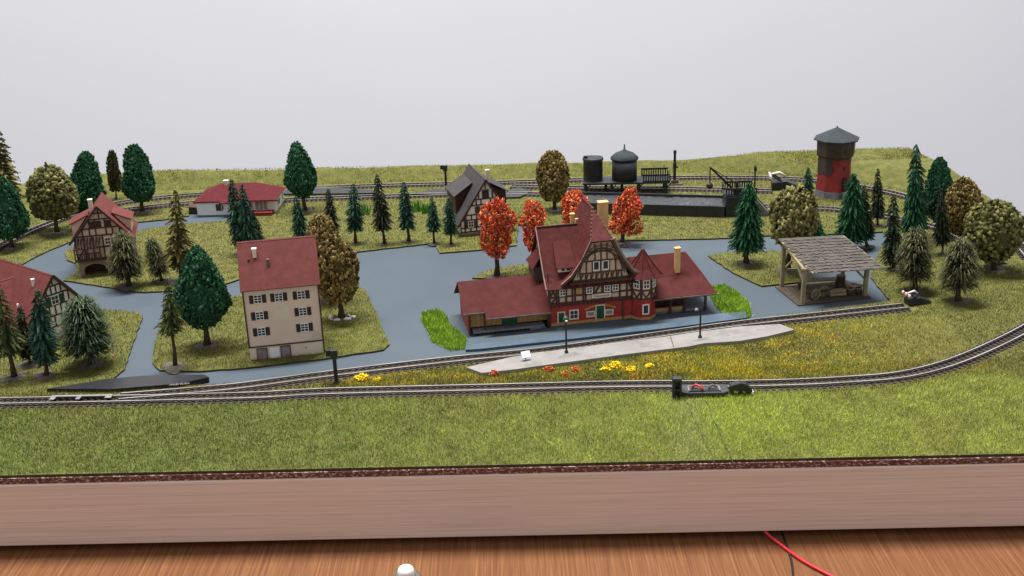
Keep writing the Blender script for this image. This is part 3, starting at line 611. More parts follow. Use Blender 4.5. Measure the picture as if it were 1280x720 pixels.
# ---------------------------------------------------------------- dark roofed house
def dark_house():
    r = thing('half_timbered_house', 'steep charcoal roofed half timbered house with brown shutters at the row of conifers', 'house', (-3.55, 77.0, .05), 15)
    W, D, RZ = 3.85, 4.6, 4.10; xc = 1.95; ze = .75
    m = MB().box(0.02, W-.05, 0, D, 0, .98)
    for y in (0, D-.1): m.add([(.0, y, .98), (W, y, .98), (xc, y, RZ-.15), (0, y+.1, .98), (W, y+.1, .98), (xc, y+.1, RZ-.15)], [(0, 1, 2), (3, 5, 4), (0, 2, 5, 3), (1, 4, 5, 2)])
    m.build('wall', M['fwhite'], r); MB().box(-.03, W, -.04, D, 0, .2).build('plinth', M['stone'], r)
    S = [(0, .28, W, .28), (0, .58, W, .58), (.0, 1.15, W-.1, 1.15), (.25, 1.52, W-.3, 1.52), (.6, 2.2, W-.6, 2.2), (1.0, 2.62, W-1.0, 2.62), (.04, .2, .04, 1.1), (W-.04, .2, W-.04, 1.1)]
    S += [(x, .28, x, .58) for x in np.arange(.35, W, .42)]+[(x, 1.15, x, 1.52) for x in np.arange(.45, W-.3, .40)]+[(x, 2.2, x, 2.62) for x in (.95, 1.25, 1.6, 2.3, 2.65, 2.95)]+[(x, 2.62, x, 3.3) for x in (1.45, 1.75, 2.15, 2.45)]+[(xc, 3.2, xc, 3.9)]
    S += [(.3, 1.2, .75, 2.1), (W-.3, 1.2, W-.75, 2.1)]
    timbers(r, (0, 0, 0), X_, FR, S, .085, .04)
    for x in (.62, 1.95, 3.0): window(r, (0, 0, 0), X_, FR, x, .64, .34, .42, 'fwhite', 'glass', 2, 2, 'timber2', sw=.28)
    for x in (1.55, ): window(r, (0, 0, 0), X_, FR, x, 1.62, .42, .46, 'fwhite', 'glass', 2, 2, 'timber2', sw=.36)
    window(r, (0, 0, 0), X_, FR, 2.55, 1.62, .3, .46, 'fwhite', 'glass', 2, 2); window(r, (0, 0, 0), X_, FR, 1.78, 2.72, .34, .5, 'timber', 'glass', 2, 2)
    rf = MB(); rf.slab([(-.3, -.3, ze), (xc, -.3, RZ), (xc, D+.2, RZ), (-.3, D+.2, ze)], .08); rf.slab([(xc, -.3, RZ), (W+.3, -.3, ze), (W+.3, D+.2, ze), (xc, D+.2, RZ)], .08); R = rf.build('roof', M['dgrey_roof'], r)
    bb = MB(); bb.beam((-.3, -.32, ze-.03), (xc, -.32, RZ-.05), .04, .14); bb.beam((xc, -.32, RZ-.05), (W+.3, -.32, ze-.03), .04, .14); bb.build('barge_board', M['timber'], r)
    for s in (-1, 1):
        X = lambda t: xc+s*t
        ds = MB(); ds.slab([(X(.55), 1.6, RZ-.62), (X(2.05), 1.2, RZ-1.45), (X(2.05), 4.3, RZ-1.45), (X(.55), 4.3, RZ-.62)], .07); ds.build('dormer_roof', M['dgrey_roof'], R)
        m = MB(); p = [(X(.7), 1.7, RZ-1.02), (X(1.9), 1.45, RZ-1.5), (X(1.9), 1.45, RZ-2.9)]; p2 = [(a, 4.2, c) for a, _, c in p]
        m.add(p+p2, [(0, 1, 2), (3, 5, 4), (0, 3, 4, 1), (1, 4, 5, 2), (2, 5, 3, 0)]); m.build('dormer_wall', M['timber'], R)
    chimney(r, xc+.42, .9, 3.1, 4.42, .22, .22, 'lightp', 'white', R)
dark_house()

# ---------------------------------------------------------------- station
def station():
    r = thing('railway_station', 'large half timbered railway station with red ground floor, steep wine red roofs and low wings', 'station', (2.07, 59.3, .02), 10.2)
    E = 2.55
    # ground and upper floor of the main block
    MB().box(0, 5.15, 0, 4.2, 0, 1.22).build('ground_floor', M['redwall'], r)
    MB().box(-.04, 5.2, -.05, 4.25, 0, .16).build('plinth', M['ochre'], r)
    MB().box(0, 5.15, -.05, 4.2, 1.24, E).build('upper_wall', M['tan'], r)
    o = (0, -.05, 0); g = (0, 0, 0)
    S = [(0, 1.29, 5.15, 1.29), (0, 1.36, 5.15, 1.36), (0, 1.74, 5.15, 1.74), (0, 2.42, 5.15, 2.42), (.03, 1.25, .03, E), (5.12, 1.25, 5.12, E)]
    S += [(x, 1.3, x, 2.45) for x in (.42, .55, .98, 1.35, 1.5, 1.98, 2.12, 2.6, 3.1, 3.18, 3.62, 4.12, 4.55, 4.85)]
    S += [(.05, 1.75, .4, 2.4), (.40, 1.75, .05, 2.4), (.1, 1.35, .38, 1.7), (2.65, 1.76, 3.08, 2.4), (4.58, 2.4, 4.84, 1.76), (4.86, 1.76, 5.1, 2.4)]
    timbers(r, o, X_, FR, S, .10, .045)
    MB().obox(o, X_, FR, 1.56, 1.92, 1.80, 2.36, 0, .03).build('wood_panel', M['ochre'], r)
    for x in (.64, 2.2, 3.25, 3.72): window(r, o, X_, FR, x, 1.82, .28, .50, 'fwhite', 'glass', 2, 3)
    for i in range(22): # bracket ends under the jettied floor
        MB().box(.08+i*.235, .16+i*.235, -.12, 0, 1.14, 1.24).build('joist_end', M['timber'], r)
    door(r, g, X_, FR, .52, .14, .34, .62); door(r, g, X_, FR, 2.75, .14, .45, .82)
    window(r, g, X_, FR, 1.22, .34, .42, .46, 'lightp', 'glass', 2, 2, fr=.07); window(r, g, X_, FR, 4.22, .34, .42, .46, 'lightp', 'glass', 2, 2, fr=.07) if False else None
    for a, s in ((2.22, 1), (3.32, -1)): window(r, g, X_, FR, a, .38, .38, .24, 'lightp', 'glasslight', 1, 1, fr=.06)
    hood = MB(); hood.slab([(2.05, -.16, .80), (2.65, -.16, 1.02), (2.65, 0, 1.06), (2.05, 0, .84)], .05); hood.slab([(3.28, -.16, 1.02), (3.88, -.16, .80), (3.88, 0, .84), (3.28, 0, 1.06)], .05); hood.build('door_hood', M['ochre'], r)
    MB().box(4.28, 4.36, -.09, 0, 0, 1.25).build('downpipe', M['timber2'], r); MB().box(-.06, .06, -.14, -.02, 0, E).build('corner_post', M['timber2'], r)
    sg = MB().obox(o, X_, FR, 2.48, 3.62, 1.48, 1.72, .05, .09).build('name_board', M['lightp'], r)
    cu = bpy.data.curves.new('lettering', 'FONT'); cu.body = 'Neustadt'; cu.size = .21; cu.align_x = 'CENTER'; cu.align_y = 'CENTER'; cu.extrude = .004; cu.materials.append(M['timber'])
    t = bpy.data.objects.new('lettering', text_mesh(cu)); link(t); t.parent = sg; t.location = (3.05, -.145, 1.60); t.rotation_euler = (math.radians(90), 0, 0); t.scale = (1.15, 1, 1)
    # end walls above the low wing, with an oriel
    MB().add([(0, 0, E), (0, 4.2, E), (0, 2.1, 5.15), (.1, 0, E), (.1, 4.2, E), (.1, 2.1, 5.15)], [(0, 1, 2), (3, 5, 4), (0, 2, 5, 3), (1, 4, 5, 2)]).build('end_gable', M['tan'], r)
    timbers(r, (0, 0, 0), Y_, LF, [(0, 1.3, 4.2, 1.3), (0, 2.45, 4.2, 2.45), (.8, 3.4, 3.4, 3.4)]+[(y, 1.3, y, 3.2) for y in (.05, .8, 1.5, 2.7, 3.4, 4.1)], .1, .045)
    om = MB().box(-.55, 0, 1.3, 2.9, 2.35, 3.15); om.build('oriel', M['timber2'], r); MB().slab([(-.68, 1.15, 3.1), (-.68, 3.05, 3.1), (0, 2.7, 3.95), (0, 1.5, 3.95)], .07).build('oriel_roof', M['st_roof2'], r)
    MB().add([(-.5, 1.4, 2.35), (-.5, 2.8, 2.35), (0, 1.4, 1.75), (0, 2.8, 1.75), (0, 1.4, 2.35), (0, 2.8, 2.35)], [(0, 1, 3, 2), (0, 2, 4), (1, 5, 3), (0, 4, 5, 1), (2, 3, 5, 4)]).build('oriel_bracket', M['timber'], r)
    # main roof, flared towards the eaves
    rf = MB()
    for s in (0, 1):
        yy = (lambda y: y) if s == 0 else (lambda y: 4.2-y)
        prof = [(-.42, E-.22), (.15, E+.30), (1.0, E+1.36), (2.1, 5.30)]
        for (y0, z0), (y1, z1) in zip(prof, prof[1:]): rf.slab([(-.22, yy(y0), z0), (3.0 if y1 > .2 else 5.2, yy(y0), z0), (3.0 if y1 > .2 else 5.2, yy(y1), z1), (-.22, yy(y1), z1)], .07)
    R = rf.build('main_roof', M['st_roof'], r)
    MB().box(-.23, 2.2, 2.04, 2.16, 5.27, 5.34).build('ridge_tiles', M['timber'], R)
    MB().beam((-.24, -.40, E-.20), (-.24, .15, E+.3), .05, .12).beam((-.24, .15, E+.30), (-.24, 1.0, E+1.36), .05, .12).beam((-.24, 1.0, E+1.36), (-.24, 2.1, 5.3), .05, .12).build('verge_board', M['st_roof_edge'], R)
    # cross gable with half hip
    XC = 3.0; pr = [(0, 6.35), (.62, 5.02), (1.15, 3.92), (1.75, 3.05), (2.35, 2.58)]; yf = -.42; cr = MB()
    for s in (-1, 1):
        for (x0, z0), (x1, z1) in zip(pr, pr[1:]):
            if x0 == 0:
                cr.slab([(XC, 1.75, z0), (XC+s*x1, yf, z1), (XC+s*x1, 3.9, z1), (XC, 3.9, z0)], .07)
            else: cr.slab([(XC+s*x0, yf, z0), (XC+s*x1, yf, z1), (XC+s*x1, 3.9, z1), (XC+s*x0, 3.9, z0)], .07)
    CR = cr.build('cross_roof', M['st_roof'], r)
    MB().slab([(XC-.66, yf-.05, 4.97), (XC+.66, yf-.05, 4.97), (XC, 1.76, 6.36)], .07).build('half_hip', M['st_roof'], CR)
    hipr = MB()
    for s in (-1, 1):
        for i in range(9): t_ = (i+.5)/9; hipr.box(XC+s*.66*(1-t_)-.03, XC+s*.66*(1-t_)+.03, yf-.05+2.18*t_-.03, yf-.05+2.18*t_+.03, 4.97+1.39*t_, 5.04+1.39*t_)
    hipr.build('hip_tiles', M['st_roof_edge'], CR)
    for s in (-1, 1):
        b = MB()
        for (x0, z0), (x1, z1) in zip(pr[1:], pr[2:]): b.beam((XC+s*x0, yf-.02, z0-.06), (XC+s*x1, yf-.02, z1-.06), .06, .13)
        b.build('barge_board', M['timber2'], CR)
        b = MB()
        for (x0, z0), (x1, z1) in zip(pr[1:], pr[2:]): b.beam((XC+s*(x0+.02), yf+.01, z0+.02), (XC+s*(x1+.02), yf+.01, z1+.02), .09, (.03 if s < 0 else .26))  # left: verge tiles; right: tall pale strip, coloured as the lit roof slope
        b.build('verge_tiles_lit_slope', M['st_roof_edge'], CR)
    gw = [(XC-1.62, E-.08), (XC-1.62, E+.12), (XC-1.05, 3.75), (XC-.56, 4.80), (XC+.56, 4.80), (XC+1.05, 3.75), (XC+1.62, E+.12), (XC+1.62, E-.08)]
    gm = MB(); k = len(gw); gm.add([(x, -.18, z) for x, z in gw]+[(x, -.05, z) for x, z in gw], [tuple(range(k)), tuple(range(2*k-1, k-1, -1))]+[(i, i+k, (i+1) % k+k, (i+1) % k) for i in range(k)])
    gm.build('gable_wall', M['tan'], r)
    S = [(-1.6, E, 1.6, E), (-1.6, E+.1, 1.6, E+.1), (-1.2, 3.05, 1.2, 3.05), (-.95, 3.75, .95, 3.75), (-.7, 4.3, .7, 4.3)]+[(x, E, x, 3.05) for x in (-1.2, -.9, -.6, -.3, 0, .3, .6, .9, 1.2)]+[(x, 3.05, x, 3.75) for x in (-.85, -.5, -.02, .48, .85)]+[(x, 3.75, x, 4.75) for x in (-.35, 0, .35)]
    S += [(-1.2+.3*i, E+.1, -1.05+.3*i, 3.0) for i in range(8)]
    for rr, z0 in ((1.25, 3.0), (.85, 3.55)):
        for i in range(12):
            a0, a1 = math.pi*i/12, math.pi*(i+1)/12; S.append((-rr*math.cos(a0), z0+rr*1.05*math.sin(a0), -rr*math.cos(a1), z0+rr*1.05*math.sin(a1)))
    timbers(r, (XC, -.18, 0), X_, FR, S, .075, .045, 'timber2')
    ar = MB()                                                        # carved arch under the barge boards
    for rr, z0, y in ((1.42, 2.95, -.44), (1.30, 2.95, -.44)):
        for i in range(14):
            a0, a1 = math.pi*i/14, math.pi*(i+1)/14; ar.beam((XC-rr*math.cos(a0), y, z0+rr*1.25*math.sin(a0)), (XC-rr*math.cos(a1), y, z0+rr*1.25*math.sin(a1)), .05, .05)
    for i in range(1, 14): a = math.pi*i/14; ar.beam((XC-1.30*math.cos(a), -.44, 2.95+1.625*math.sin(a)), (XC-1.42*math.cos(a), -.44, 2.95+1.775*math.sin(a)), .04, .04)
    ar.beam((XC-1.9, -.44, E+.02), (XC+1.9, -.44, E+.02), .06, .08); ar.build('gable_arch', M['timber2'], r)
    for i in range(9): MB().box(XC-1.75+i*.42, XC-1.66+i*.42, -.40, -.05, E-.12, E-.03).build('bracket', M['timber2'], r)
    for x in (-.42, .12): window(r, (XC, -.18, 0), X_, FR, x, 3.22, .28, .46, 'white', 'glass', 1, 1, fr=.05)
    # small front dormer
    dz = 3.45
    dm = MB().box(.62, 1.52, .25, 1.2, 3.10, 3.42); dm.build('dormer_wall', M['lightp'], R); MB().slab([(.50, .12, 3.36), (1.64, .12, 3.36), (1.56, 1.42, 4.58), (.60, 1.42, 4.58)], .08).build('dormer_roof', M['st_roof2'], R)
    MB().add([(.60, .3, 3.3), (.60, 1.4, 4.5), (.60, 1.4, 3.9), (.66, .3, 3.3), (.66, 1.4, 4.5), (.66, 1.4, 3.9)], [(0, 1, 2), (3, 5, 4), (0, 3, 4, 1), (0, 2, 5, 3)]).build('dormer_cheek', M['st_roof2'], R)
    for x in (.80, 1.12): window(r, (0, .25, 0), X_, FR, x, 3.17, .20, .16, 'lightp', 'glass', 1, 1, fr=.03)
    chimney(r, 2.05, 2.6, 4.9, 5.72, .22, .22, 'chim', 'chim', R); chimney(r, 3.95, 2.9, 4.0, 6.20, .56, .42, 'chim', 'chim', CR)
    chimney(r, 2.45, 3.1, 5.0, 5.3, .2, .2, 'chim', None, R)
    # left low wing: goods shed
    WZ = 1.34
    MB().box(-4.65, -4.55, 0.1, 3.2, 0, WZ).box(-4.55, 0, 3.1, 3.2, 0, WZ).build('shed_end_wall', M['brickred'], r)
    MB().add([(-4.65, .1, WZ), (-4.65, 3.2, WZ), (-4.65, 1.65, 2.45), (-4.55, .1, WZ), (-4.55, 3.2, WZ), (-4.55, 1.65, 2.45)], [(0, 1, 2), (3, 5, 4), (0, 2, 5, 3), (1, 4, 5, 2)]).build('shed_gable', M['timber2'], r)
    for i in range(15):
        x0 = -4.5+i*.30
        if 6 <= i <= 8: continue
        MB().box(x0, x0+.285, .28, .34, .30, WZ).build('plank', M['ochre'], r)
    MB().box(-2.72, -1.82, .30, .36, .22, 1.12).build('sliding_door', M['green'], r)
    MB().box(-3.6, -3.1, .22, .28, .92, 1.06).build('shed_window', M['fwhite'], r); MB().box(-1.6, -.9, .22, .28, .98, 1.10).build('shed_window', M['fwhite'], r)
    MB().box(-4.45, -.35, -.28, .28, .12, .24).build('loading_dock', M['greystone'], r); 
    for i in range(16): MB().box(-4.4+i*.25, -4.26+i*.25, -.27, -.20, 0, .12).build('dock_post', M['black'], r)
    MB().slab([(-2.1, -.30, .25), (-1.0, -.30, .25), (-.2, -.30, .02), (-.2, .1, .02), (-1.0, .1, .25), (-2.1, .1, .25)], .03) if False else None
    MB().add([(-1.2, -.29, .25), (-.25, -.29, .03), (-.25, .1, .03), (-1.2, .1, .25), (-1.2, -.29, .0), (-1.2, .1, .0)], [(0, 1, 2, 3), (0, 4, 1), (3, 2, 5), (0, 3, 5, 4)]).build('loading_ramp', M['greystone'], r)
    for x in (-4.6, -3.75, -.06): MB().box(x-.05, x+.05, -.16, -.06, 0, WZ-.1).build('shed_post', M['timber'], r)
    lw = MB(); za = lambda y: WZ+.02+(y+.05)*(2.62-WZ)/1.7
    lw.slab([(-4.95, -.12, za(-.12)), (-3.72, -.12, za(-.12)), (-3.72, 1.65, 2.62), (-4.95, 1.65, 2.62)], .07); lw.slab([(-3.72, -.48, za(-.48)), (.0, -.48, za(-.48)), (.0, 1.65, 2.62), (-3.72, 1.65, 2.62)], .07)
    lw.slab([(-4.95, 1.65, 2.62), (0, 1.65, 2.62), (0, 3.55, 1.3), (-4.95, 3.55, 1.3)], .07); LW = lw.build('wing_roof', M['st_roof2'], r)
    MB().box(-3.72, .0, -.54, -.485, za(-.48)-.09, za(-.48)-.01).build('gutter', M['base'], LW); MB().box(-4.95, -3.74, -.18, -.125, za(-.12)-.09, za(-.12)-.01).build('gutter', M['base'], LW)
    # octagonal turret
    TX, TY = 5.55, .15; oct_ = lambda rr: [(TX+rr*math.cos(math.pi/8+i*math.pi/4), TY+rr*math.sin(math.pi/8+i*math.pi/4)) for i in range(8)]
    tu = MB().prism(oct_(.72), 0, 1.22).build('turret_base', M['redwall'], r); MB().prism(oct_(.76), 0, .15).build('turret_plinth', M['ochre'], tu)
    MB().prism(oct_(.76), 1.24, 2.70).build('turret_wall', M['tan'], r)
    P8 = oct_(.76)
    for i in range(8):
        a, b = Vector((*P8[i], 0)), Vector((*P8[(i+1) % 8], 0)); u = (b-a); L_ = u.length; u.normalize(); n = Vector((u.y, -u.x, 0))
        if n.y > .5: continue
        timbers(r, a, u, n, [(0, 1.3, L_, 1.3), (0, 1.8, L_, 1.8), (0, 2.55, L_, 2.55), (.02, 1.25, .02, 2.7), (L_-.02, 1.25, L_-.02, 2.7), (.04, 1.75, L_/2, 1.35), (L_-.04, 1.75, L_/2, 1.35)], .08, .04)
        if n.y < -.5: window(r, a, u, n, L_/2-.15, 1.95, .30, .44, 'fwhite', 'glass', 2, 2, fr=.04)
        if n.y < -.9: window(r, Vector((TX-.72*.3827, TY-.72*.9239, 0)), X_, FR, .12, .40, .28, .50, 'fwhite', 'glass', 1, 1, fr=.06)
    tr = MB(); pr8 = [(1.12, 2.58), (.72, 3.02), (.38, 3.52), (.05, 4.02)]
    vs = []; fs = []
    for rr, z in pr8: vs += [(x, y, z) for x, y in oct_(rr)]
    for j in range(3):
        for i in range(8): fs.append((j*8+i, j*8+(i+1) % 8, (j+1)*8+(i+1) % 8, (j+1)*8+i))
    fs += [tuple(range(7, -1, -1)), tuple(range(24, 32))]; tr.add(vs, fs); TR = tr.build('turret_roof', M['st_roof'], r)
    hr = MB()
    for i in range(8):
        for (r0_, z0), (r1_, z1) in zip(pr8, pr8[1:]): hr.beam((*oct_(r0_)[i], z0+.02), (*oct_(r1_)[i], z1+.02), .05, .05)
    hr.build('hip_tiles', M['st_roof2'], TR); MB().lathe([(.05, 0), (.07, .08), (.02, .2)], 8, (TX, TY), 4.0).build('finial', M['st_roof_edge'], TR)
    # right low wing: open waiting hall under a broad hipped roof
    MB().box(6.1, 8.3, .9, 3.6, 0, 1.1).build('hall_wall', M['timber'], r); MB().box(6.05, 9.5, .15, 3.7, 0, .14).build('hall_floor', M['greystone'], r)
    MB().box(6.15, 8.0, .14, .22, .14, .34).build('hall_parapet', M['ochre'], r)
    for x in (6.2, 7.2, 8.05, 9.35): MB().box(x-.06, x+.06, .02, .14, .0, 1.12).build('hall_post', M['timber'], r)
    for x, s in ((8.05, 1), (9.35, -1), (7.2, 1)): MB().beam((x, .08, .72), (x+s*.34, .08, 1.08), .06).build('hall_brace', M['timber2'], r)
    MB().box(9.28, 9.40, 3.2, 3.32, 0, 1.1).build('hall_post', M['timber'], r); MB().box(6.1, 9.6, -.02, .12, 1.08, 1.2).build('hall_beam', M['timber'], r)
    rw = MB(); fe = -.40; z0_, zb, zr_ = 1.16, 1.95, 3.02; yb = .85
    rw.slab([(5.9, fe, z0_), (9.85, fe, z0_), (9.45, yb, zb), (5.5, yb, zb)], .07); rw.slab([(5.5, yb, zb), (9.45, yb, zb), (8.75, 2.0, zr_), (5.2, 2.0, zr_)], .07)
    rw.slab([(9.85, fe, z0_), (9.85, 4.3, z0_), (9.45, 3.2, zb), (9.45, yb, zb)], .07); rw.slab([(9.45, yb, zb), (9.45, 3.2, zb), (8.75, 2.0, zr_)], .07)
    rw.slab([(5.2, 2.0, zr_), (8.75, 2.0, zr_), (9.45, 3.2, zb), (9.85, 4.3, z0_), (5.2, 4.3, z0_)], .07) if False else rw.slab([(5.2, 2.0, zr_), (8.75, 2.0, zr_), (9.6, 4.3, z0_), (5.2, 4.3, z0_)], .07)
    RW = rw.build('wing_roof', M['st_roof2'], r); MB().box(5.95, 9.85, fe-.07, fe-.01, z0_-.10, z0_-.02).build('gutter', M['base'], RW)
    chimney(r, 7.95, 1.15, 2.0, 3.55, .30, .26, 'chim', 'chim', RW)
station()

# ---------------------------------------------------------------- water tower
def water_tower():
    c = G(1045, 249); r = thing('water_tower', 'red octagonal water tower with brown tank storey and grey pointed roof', 'tower', (c.x, c.y+.9, .05), 22.5)
    rs = lambda rr, n=8: [(rr*math.cos(math.pi/8+i*math.pi/4), rr*math.sin(math.pi/8+i*math.pi/4)) for i in range(n)]
    def ring(prof, name, m_):
        vs = []; fs = []
        for rr, z in prof: vs += [(x, y, z) for x, y in rs(rr)]
        for j in range(len(prof)-1):
            for i in range(8): fs.append((j*8+i, j*8+(i+1) % 8, (j+1)*8+(i+1) % 8, (j+1)*8+i))
        fs += [tuple(range(7, -1, -1)), tuple((len(prof)-1)*8+i for i in range(8))]
        return MB().add(vs, fs).build(name, M[m_], r)
    ring([(1.42, 0), (1.40, .55)], 'stone_base', 'greystone'); ring([(1.36, .5), (1.20, 3.45)], 'shaft', 'towerred'); ring([(1.24, 3.05), (1.46, 3.32), (1.50, 4.55)], 'tank_cladding', 'towerbrown')
    ring([(1.29, 2.75), (1.29, 2.87)], 'brick_band', 'towerred'); RO = ring([(1.76, 4.48), (1.76, 4.56), (.05, 5.40)], 'roof', 'slate')
    MB().lathe([(.05, 0), (.07, .06), (.02, .18)], 8, (0, 0), 5.34).build('finial', M['slate'], RO)
    a = math.radians(-90-22.5+22.5); 
    for k in (5, 6):                                                 # two faces towards the viewer
        an = math.pi/4*k; n = Vector((math.cos(an), math.sin(an), 0)); u = Vector((-n.y, n.x, 0)); base = n*1.22
        if k == 6: MB().obox(n*1.28, u, n, -.19, .19, .70, 1.55, -.1, .05).obox(n*1.28, u, n, -.12, .12, 1.55, 1.68, -.1, .04).build('door', M['black'], r)
        MB().obox(n*1.19, u, n, -.09, .09, 2.28, 2.48, -.1, .03).build('window', M['timber'], r)
        MB().obox(n*1.38, u, n, -.2, .2, 3.55, 3.85, -.1, .04).build('louvre', M['timber'], r)
    for k in range(8):
        an = math.pi/4*k+math.pi/8; p = Vector((math.cos(an), math.sin(an), 0)); MB().beam(p*1.325+Vector((0, 0, .74)), p*1.17+Vector((0, 0, 2.6)), .07).build('corner_pilaster', M['towerred'], r)
    # cut-away cladding running down the left side
    for k, (u0, u1) in ((4, (-.50, .50)), (5, (-.50, -.08))):
        an = math.pi/4*k; n = Vector((math.cos(an), math.sin(an), 0)); u = Vector((-n.y, n.x, 0)); MB().obox(n*1.17, u, n, u0, u1, 1.9, 3.2, -.12, .06).build('cladding_panel', M['towerbrown'], r)
    for i in range(4): MB().box(-.3+.0*i, .3, -1.62-.12*i, -1.5-.12*i, 0, .62-.15*i).build('step', M['greystone'], r)
water_tower()

# ---------------------------------------------------------------- locomotive depot: tanks, bunker, crane
def depot():
    pl = thing('tank_platform', 'black raised platform on stilts with railings carrying two tanks', 'platform', (5.9, 86.3, .05), -3.0)
    MB().box(0, 6.9, 0, 2.2, 1.0, 1.14).build('deck', M['black2'], pl)
    for x, y in ((.25, .15), (2.3, .15), (4.4, .15), (6.6, .15), (.25, 2.0), (1.9, 2.0), (3.2, 2.0), (4.6, 2.0), (6.6, 2.0)): MB().box(x-.11, x+.11, y-.11, y+.11, 0, 1.0).beam((x, y, .6), (x+.4, y, 1.0), .07).build('leg', M['black2'], pl)
    for y in (.04, 2.12):
        rl = MB().box(4.75, 6.9, y, y+.08, 1.62, 1.76).box(4.75, 6.9, y, y+.08, 1.14, 1.24)
        rl.build('rail_bar', M['black'], pl)
        for i in range(12): MB().box(4.78+i*.188, 4.87+i*.188, y+.01, y+.07, 1.24, 1.62).build('baluster', M['black'], pl)
    rl = MB().box(6.84, 6.9, .1, 2.12, 1.62, 1.70); rl.build('rail_bar', M['black'], pl)
    def on(x, y, z=1.14): c, s = math.cos(math.radians(-3)), math.sin(math.radians(-3)); return (5.9+c*x-s*y, 86.3+s*x+c*y, z+.052)
    t = thing('water_tank', 'smaller open topped black tank at the left end of the raised platform', 'tank', on(.85, 1.1), 0, 'tanks on the raised platform')
    MB().lathe([(.78, 0), (.78, 1.72), (.82, 1.74), (.82, 1.84), (.70, 1.84), (.68, 1.6), (.0, 1.6)], 28, caps=False).build('shell', M['black2'], t, True)
    MB().lathe([(.84, 1.66), (.84, 1.78)], 28).build('rim_band', M['slate'], t); MB().box(-.75, -.45, -.1, .15, 1.8, 1.98).build('hatch', M['black'], t)
    t = thing('water_tank', 'larger black tank with conical grey lid and spike on the raised platform', 'tank', on(3.35, 1.05), 0, 'tanks on the raised platform')
    MB().lathe([(1.0, 0), (1.0, 1.75)], 32).build('shell', M['black2'], t, True); L = MB().lathe([(1.10, 1.68), (1.12, 1.80), (.75, 2.14), (.25, 2.34), (.08, 2.46), (.05, 2.72)], 32).build('lid', M['slate'], t, True)
    MB().lathe([(.06, 2.7), (.04, 2.86)], 8).build('spike', M['slate'], L)
    # coal bunker
    a, b = G(768, 270), G(905, 274); d_ = (b-a); L_ = d_.length; yaw = math.degrees(math.atan2(d_.y, d_.x))
    bk = thing('coal_bunker', 'long low black coal bunker heaped with coal beside the crane house', 'bunker', (a.x, a.y, .05), yaw)
    m = MB().box(-3.2, L_, 0, .14, 0, .86).box(-3.2, L_, 3.2, 3.34, 0, .86).box(-3.2, -3.06, .14, 3.2, 0, .86).box(L_-.14, L_, .14, 3.2, 0, .86); m.build('bunker_wall', M['black2'], bk)
    MB().box(-3.22, L_+.02, -.03, .17, .86, .92).build('coping', M['slate'], bk)
    for i in range(7): MB().box(-1.3+i*(L_+1.3)/6.5, -1.2+i*(L_+1.3)/6.5, -.05, 0, 0, .86).build('buttress', M['black2'], bk)
    n = 40; ny = 16; vs = []; fs = []
    for i in range(n):
        for j in range(ny):
            x = -3.06+(L_+2.92)*i/(n-1); y = .14+3.06*j/(ny-1); vs.append((x, y, .66+.14*math.sin(j/(ny-1)*3.14)*(1+.6*math.sin(x*1.3))+random.uniform(-.04, .04)))
    for i in range(n-1):
        for j in range(ny-1): fs.append((i*ny+j, (i+1)*ny+j, (i+1)*ny+j+1, i*ny+j+1))
    MB().add(vs, fs).build('coal', M['coal'], bk)
    # crane house with railings, ramp
    ch = thing('crane_house', 'dark planked crane house with railed roof deck at the right end of the bunker', 'shed', (b.x+.15, b.y+.15, .05), yaw+10)
    MB().box(0, 2.1, 0, 2.0, 0, 1.5).build('wall', M['black2'], ch)
    for i in range(9): MB().box(.06+i*.23, .10+i*.23, -.04, 0, 0, 1.5).build('batten', M['black2'], ch)
    MB().box(-.1, 2.25, -.1, 2.1, 1.5, 1.62).build('deck', M['slate'], ch)
    for y in (-.06, 2.0):
        MB().box(-.06, 2.2, y, y+.08, 2.12, 2.26).box(-.06, 2.2, y, y+.08, 1.62, 1.72).build('rail_bar', M['black'], ch)
        for i in range(13): MB().box(-.04+i*.18, .05+i*.18, y+.01, y+.07, 1.72, 2.12).build('baluster', M['black'], ch)
    MB().box(-.06, .02, .02, 2.0, 2.12, 2.26).build('rail_bar', M['black'], ch)
    MB().add([(2.1, .1, 1.5), (3.4, .1, 0), (2.1, .1, 0), (2.1, 1.6, 1.5), (3.4, 1.6, 0), (2.1, 1.6, 0)], [(0, 1, 2), (3, 5, 4), (0, 3, 4, 1)]).build('ramp', M['greystone'], ch)
    MB().beam((2.1, .04, 1.62), (3.5, .04, .06), .07).build('ramp_stringer', M['black'], ch)
    mw = Matrix.Translation((b.x+.15, b.y+.15, .05)) @ Matrix.Rotation(math.radians(yaw+10), 4, 'Z')
    cp_ = mw @ Vector((.85, .6, 1.62))
    cr = thing('coaling_crane', 'small black slewing crane with round bucket hanging over the bunker', 'crane', cp_, yaw+10)
    MB().lathe([(.22, 0), (.22, .14), (.12, .16), (.10, .95), (.04, 1.05)], 12).build('column', M['black'], cr)
    MB().box(-.3, .42, -.18, .18, .14, .52).build('winch', M['black'], cr); MB().box(-.22, .35, -.05, .05, .6, .68).build('crosshead', M['black'], cr)
    tip = Vector((-2.05, -.3, 2.15)); MB().beam((-.15, -.04, .22), tip, .12).beam((-.1, .14, .22), tip+Vector((0, .12, 0)), .12).build('jib', M['black'], cr); MB().beam((.0, 0, .78), tip, .06).build('tie_rod', M['black'], cr)
    MB().lathe([(.1, -.03), (.1, .03)], 12, (0, 0)).build('pulley', M['black'], cr).location = tip
    MB().tube([tip, tip+Vector((0, 0, -1.15))], .05, 6).build('hoist_chain', M['black'], cr)
    s = MB().lathe([(.02, -.25), (.16, -.20), (.24, -.08), (.24, .08), (.16, .20), (.04, .25)], 14).build('bucket', M['black'], cr, True); s.location = tip+Vector((0, 0, -1.38))
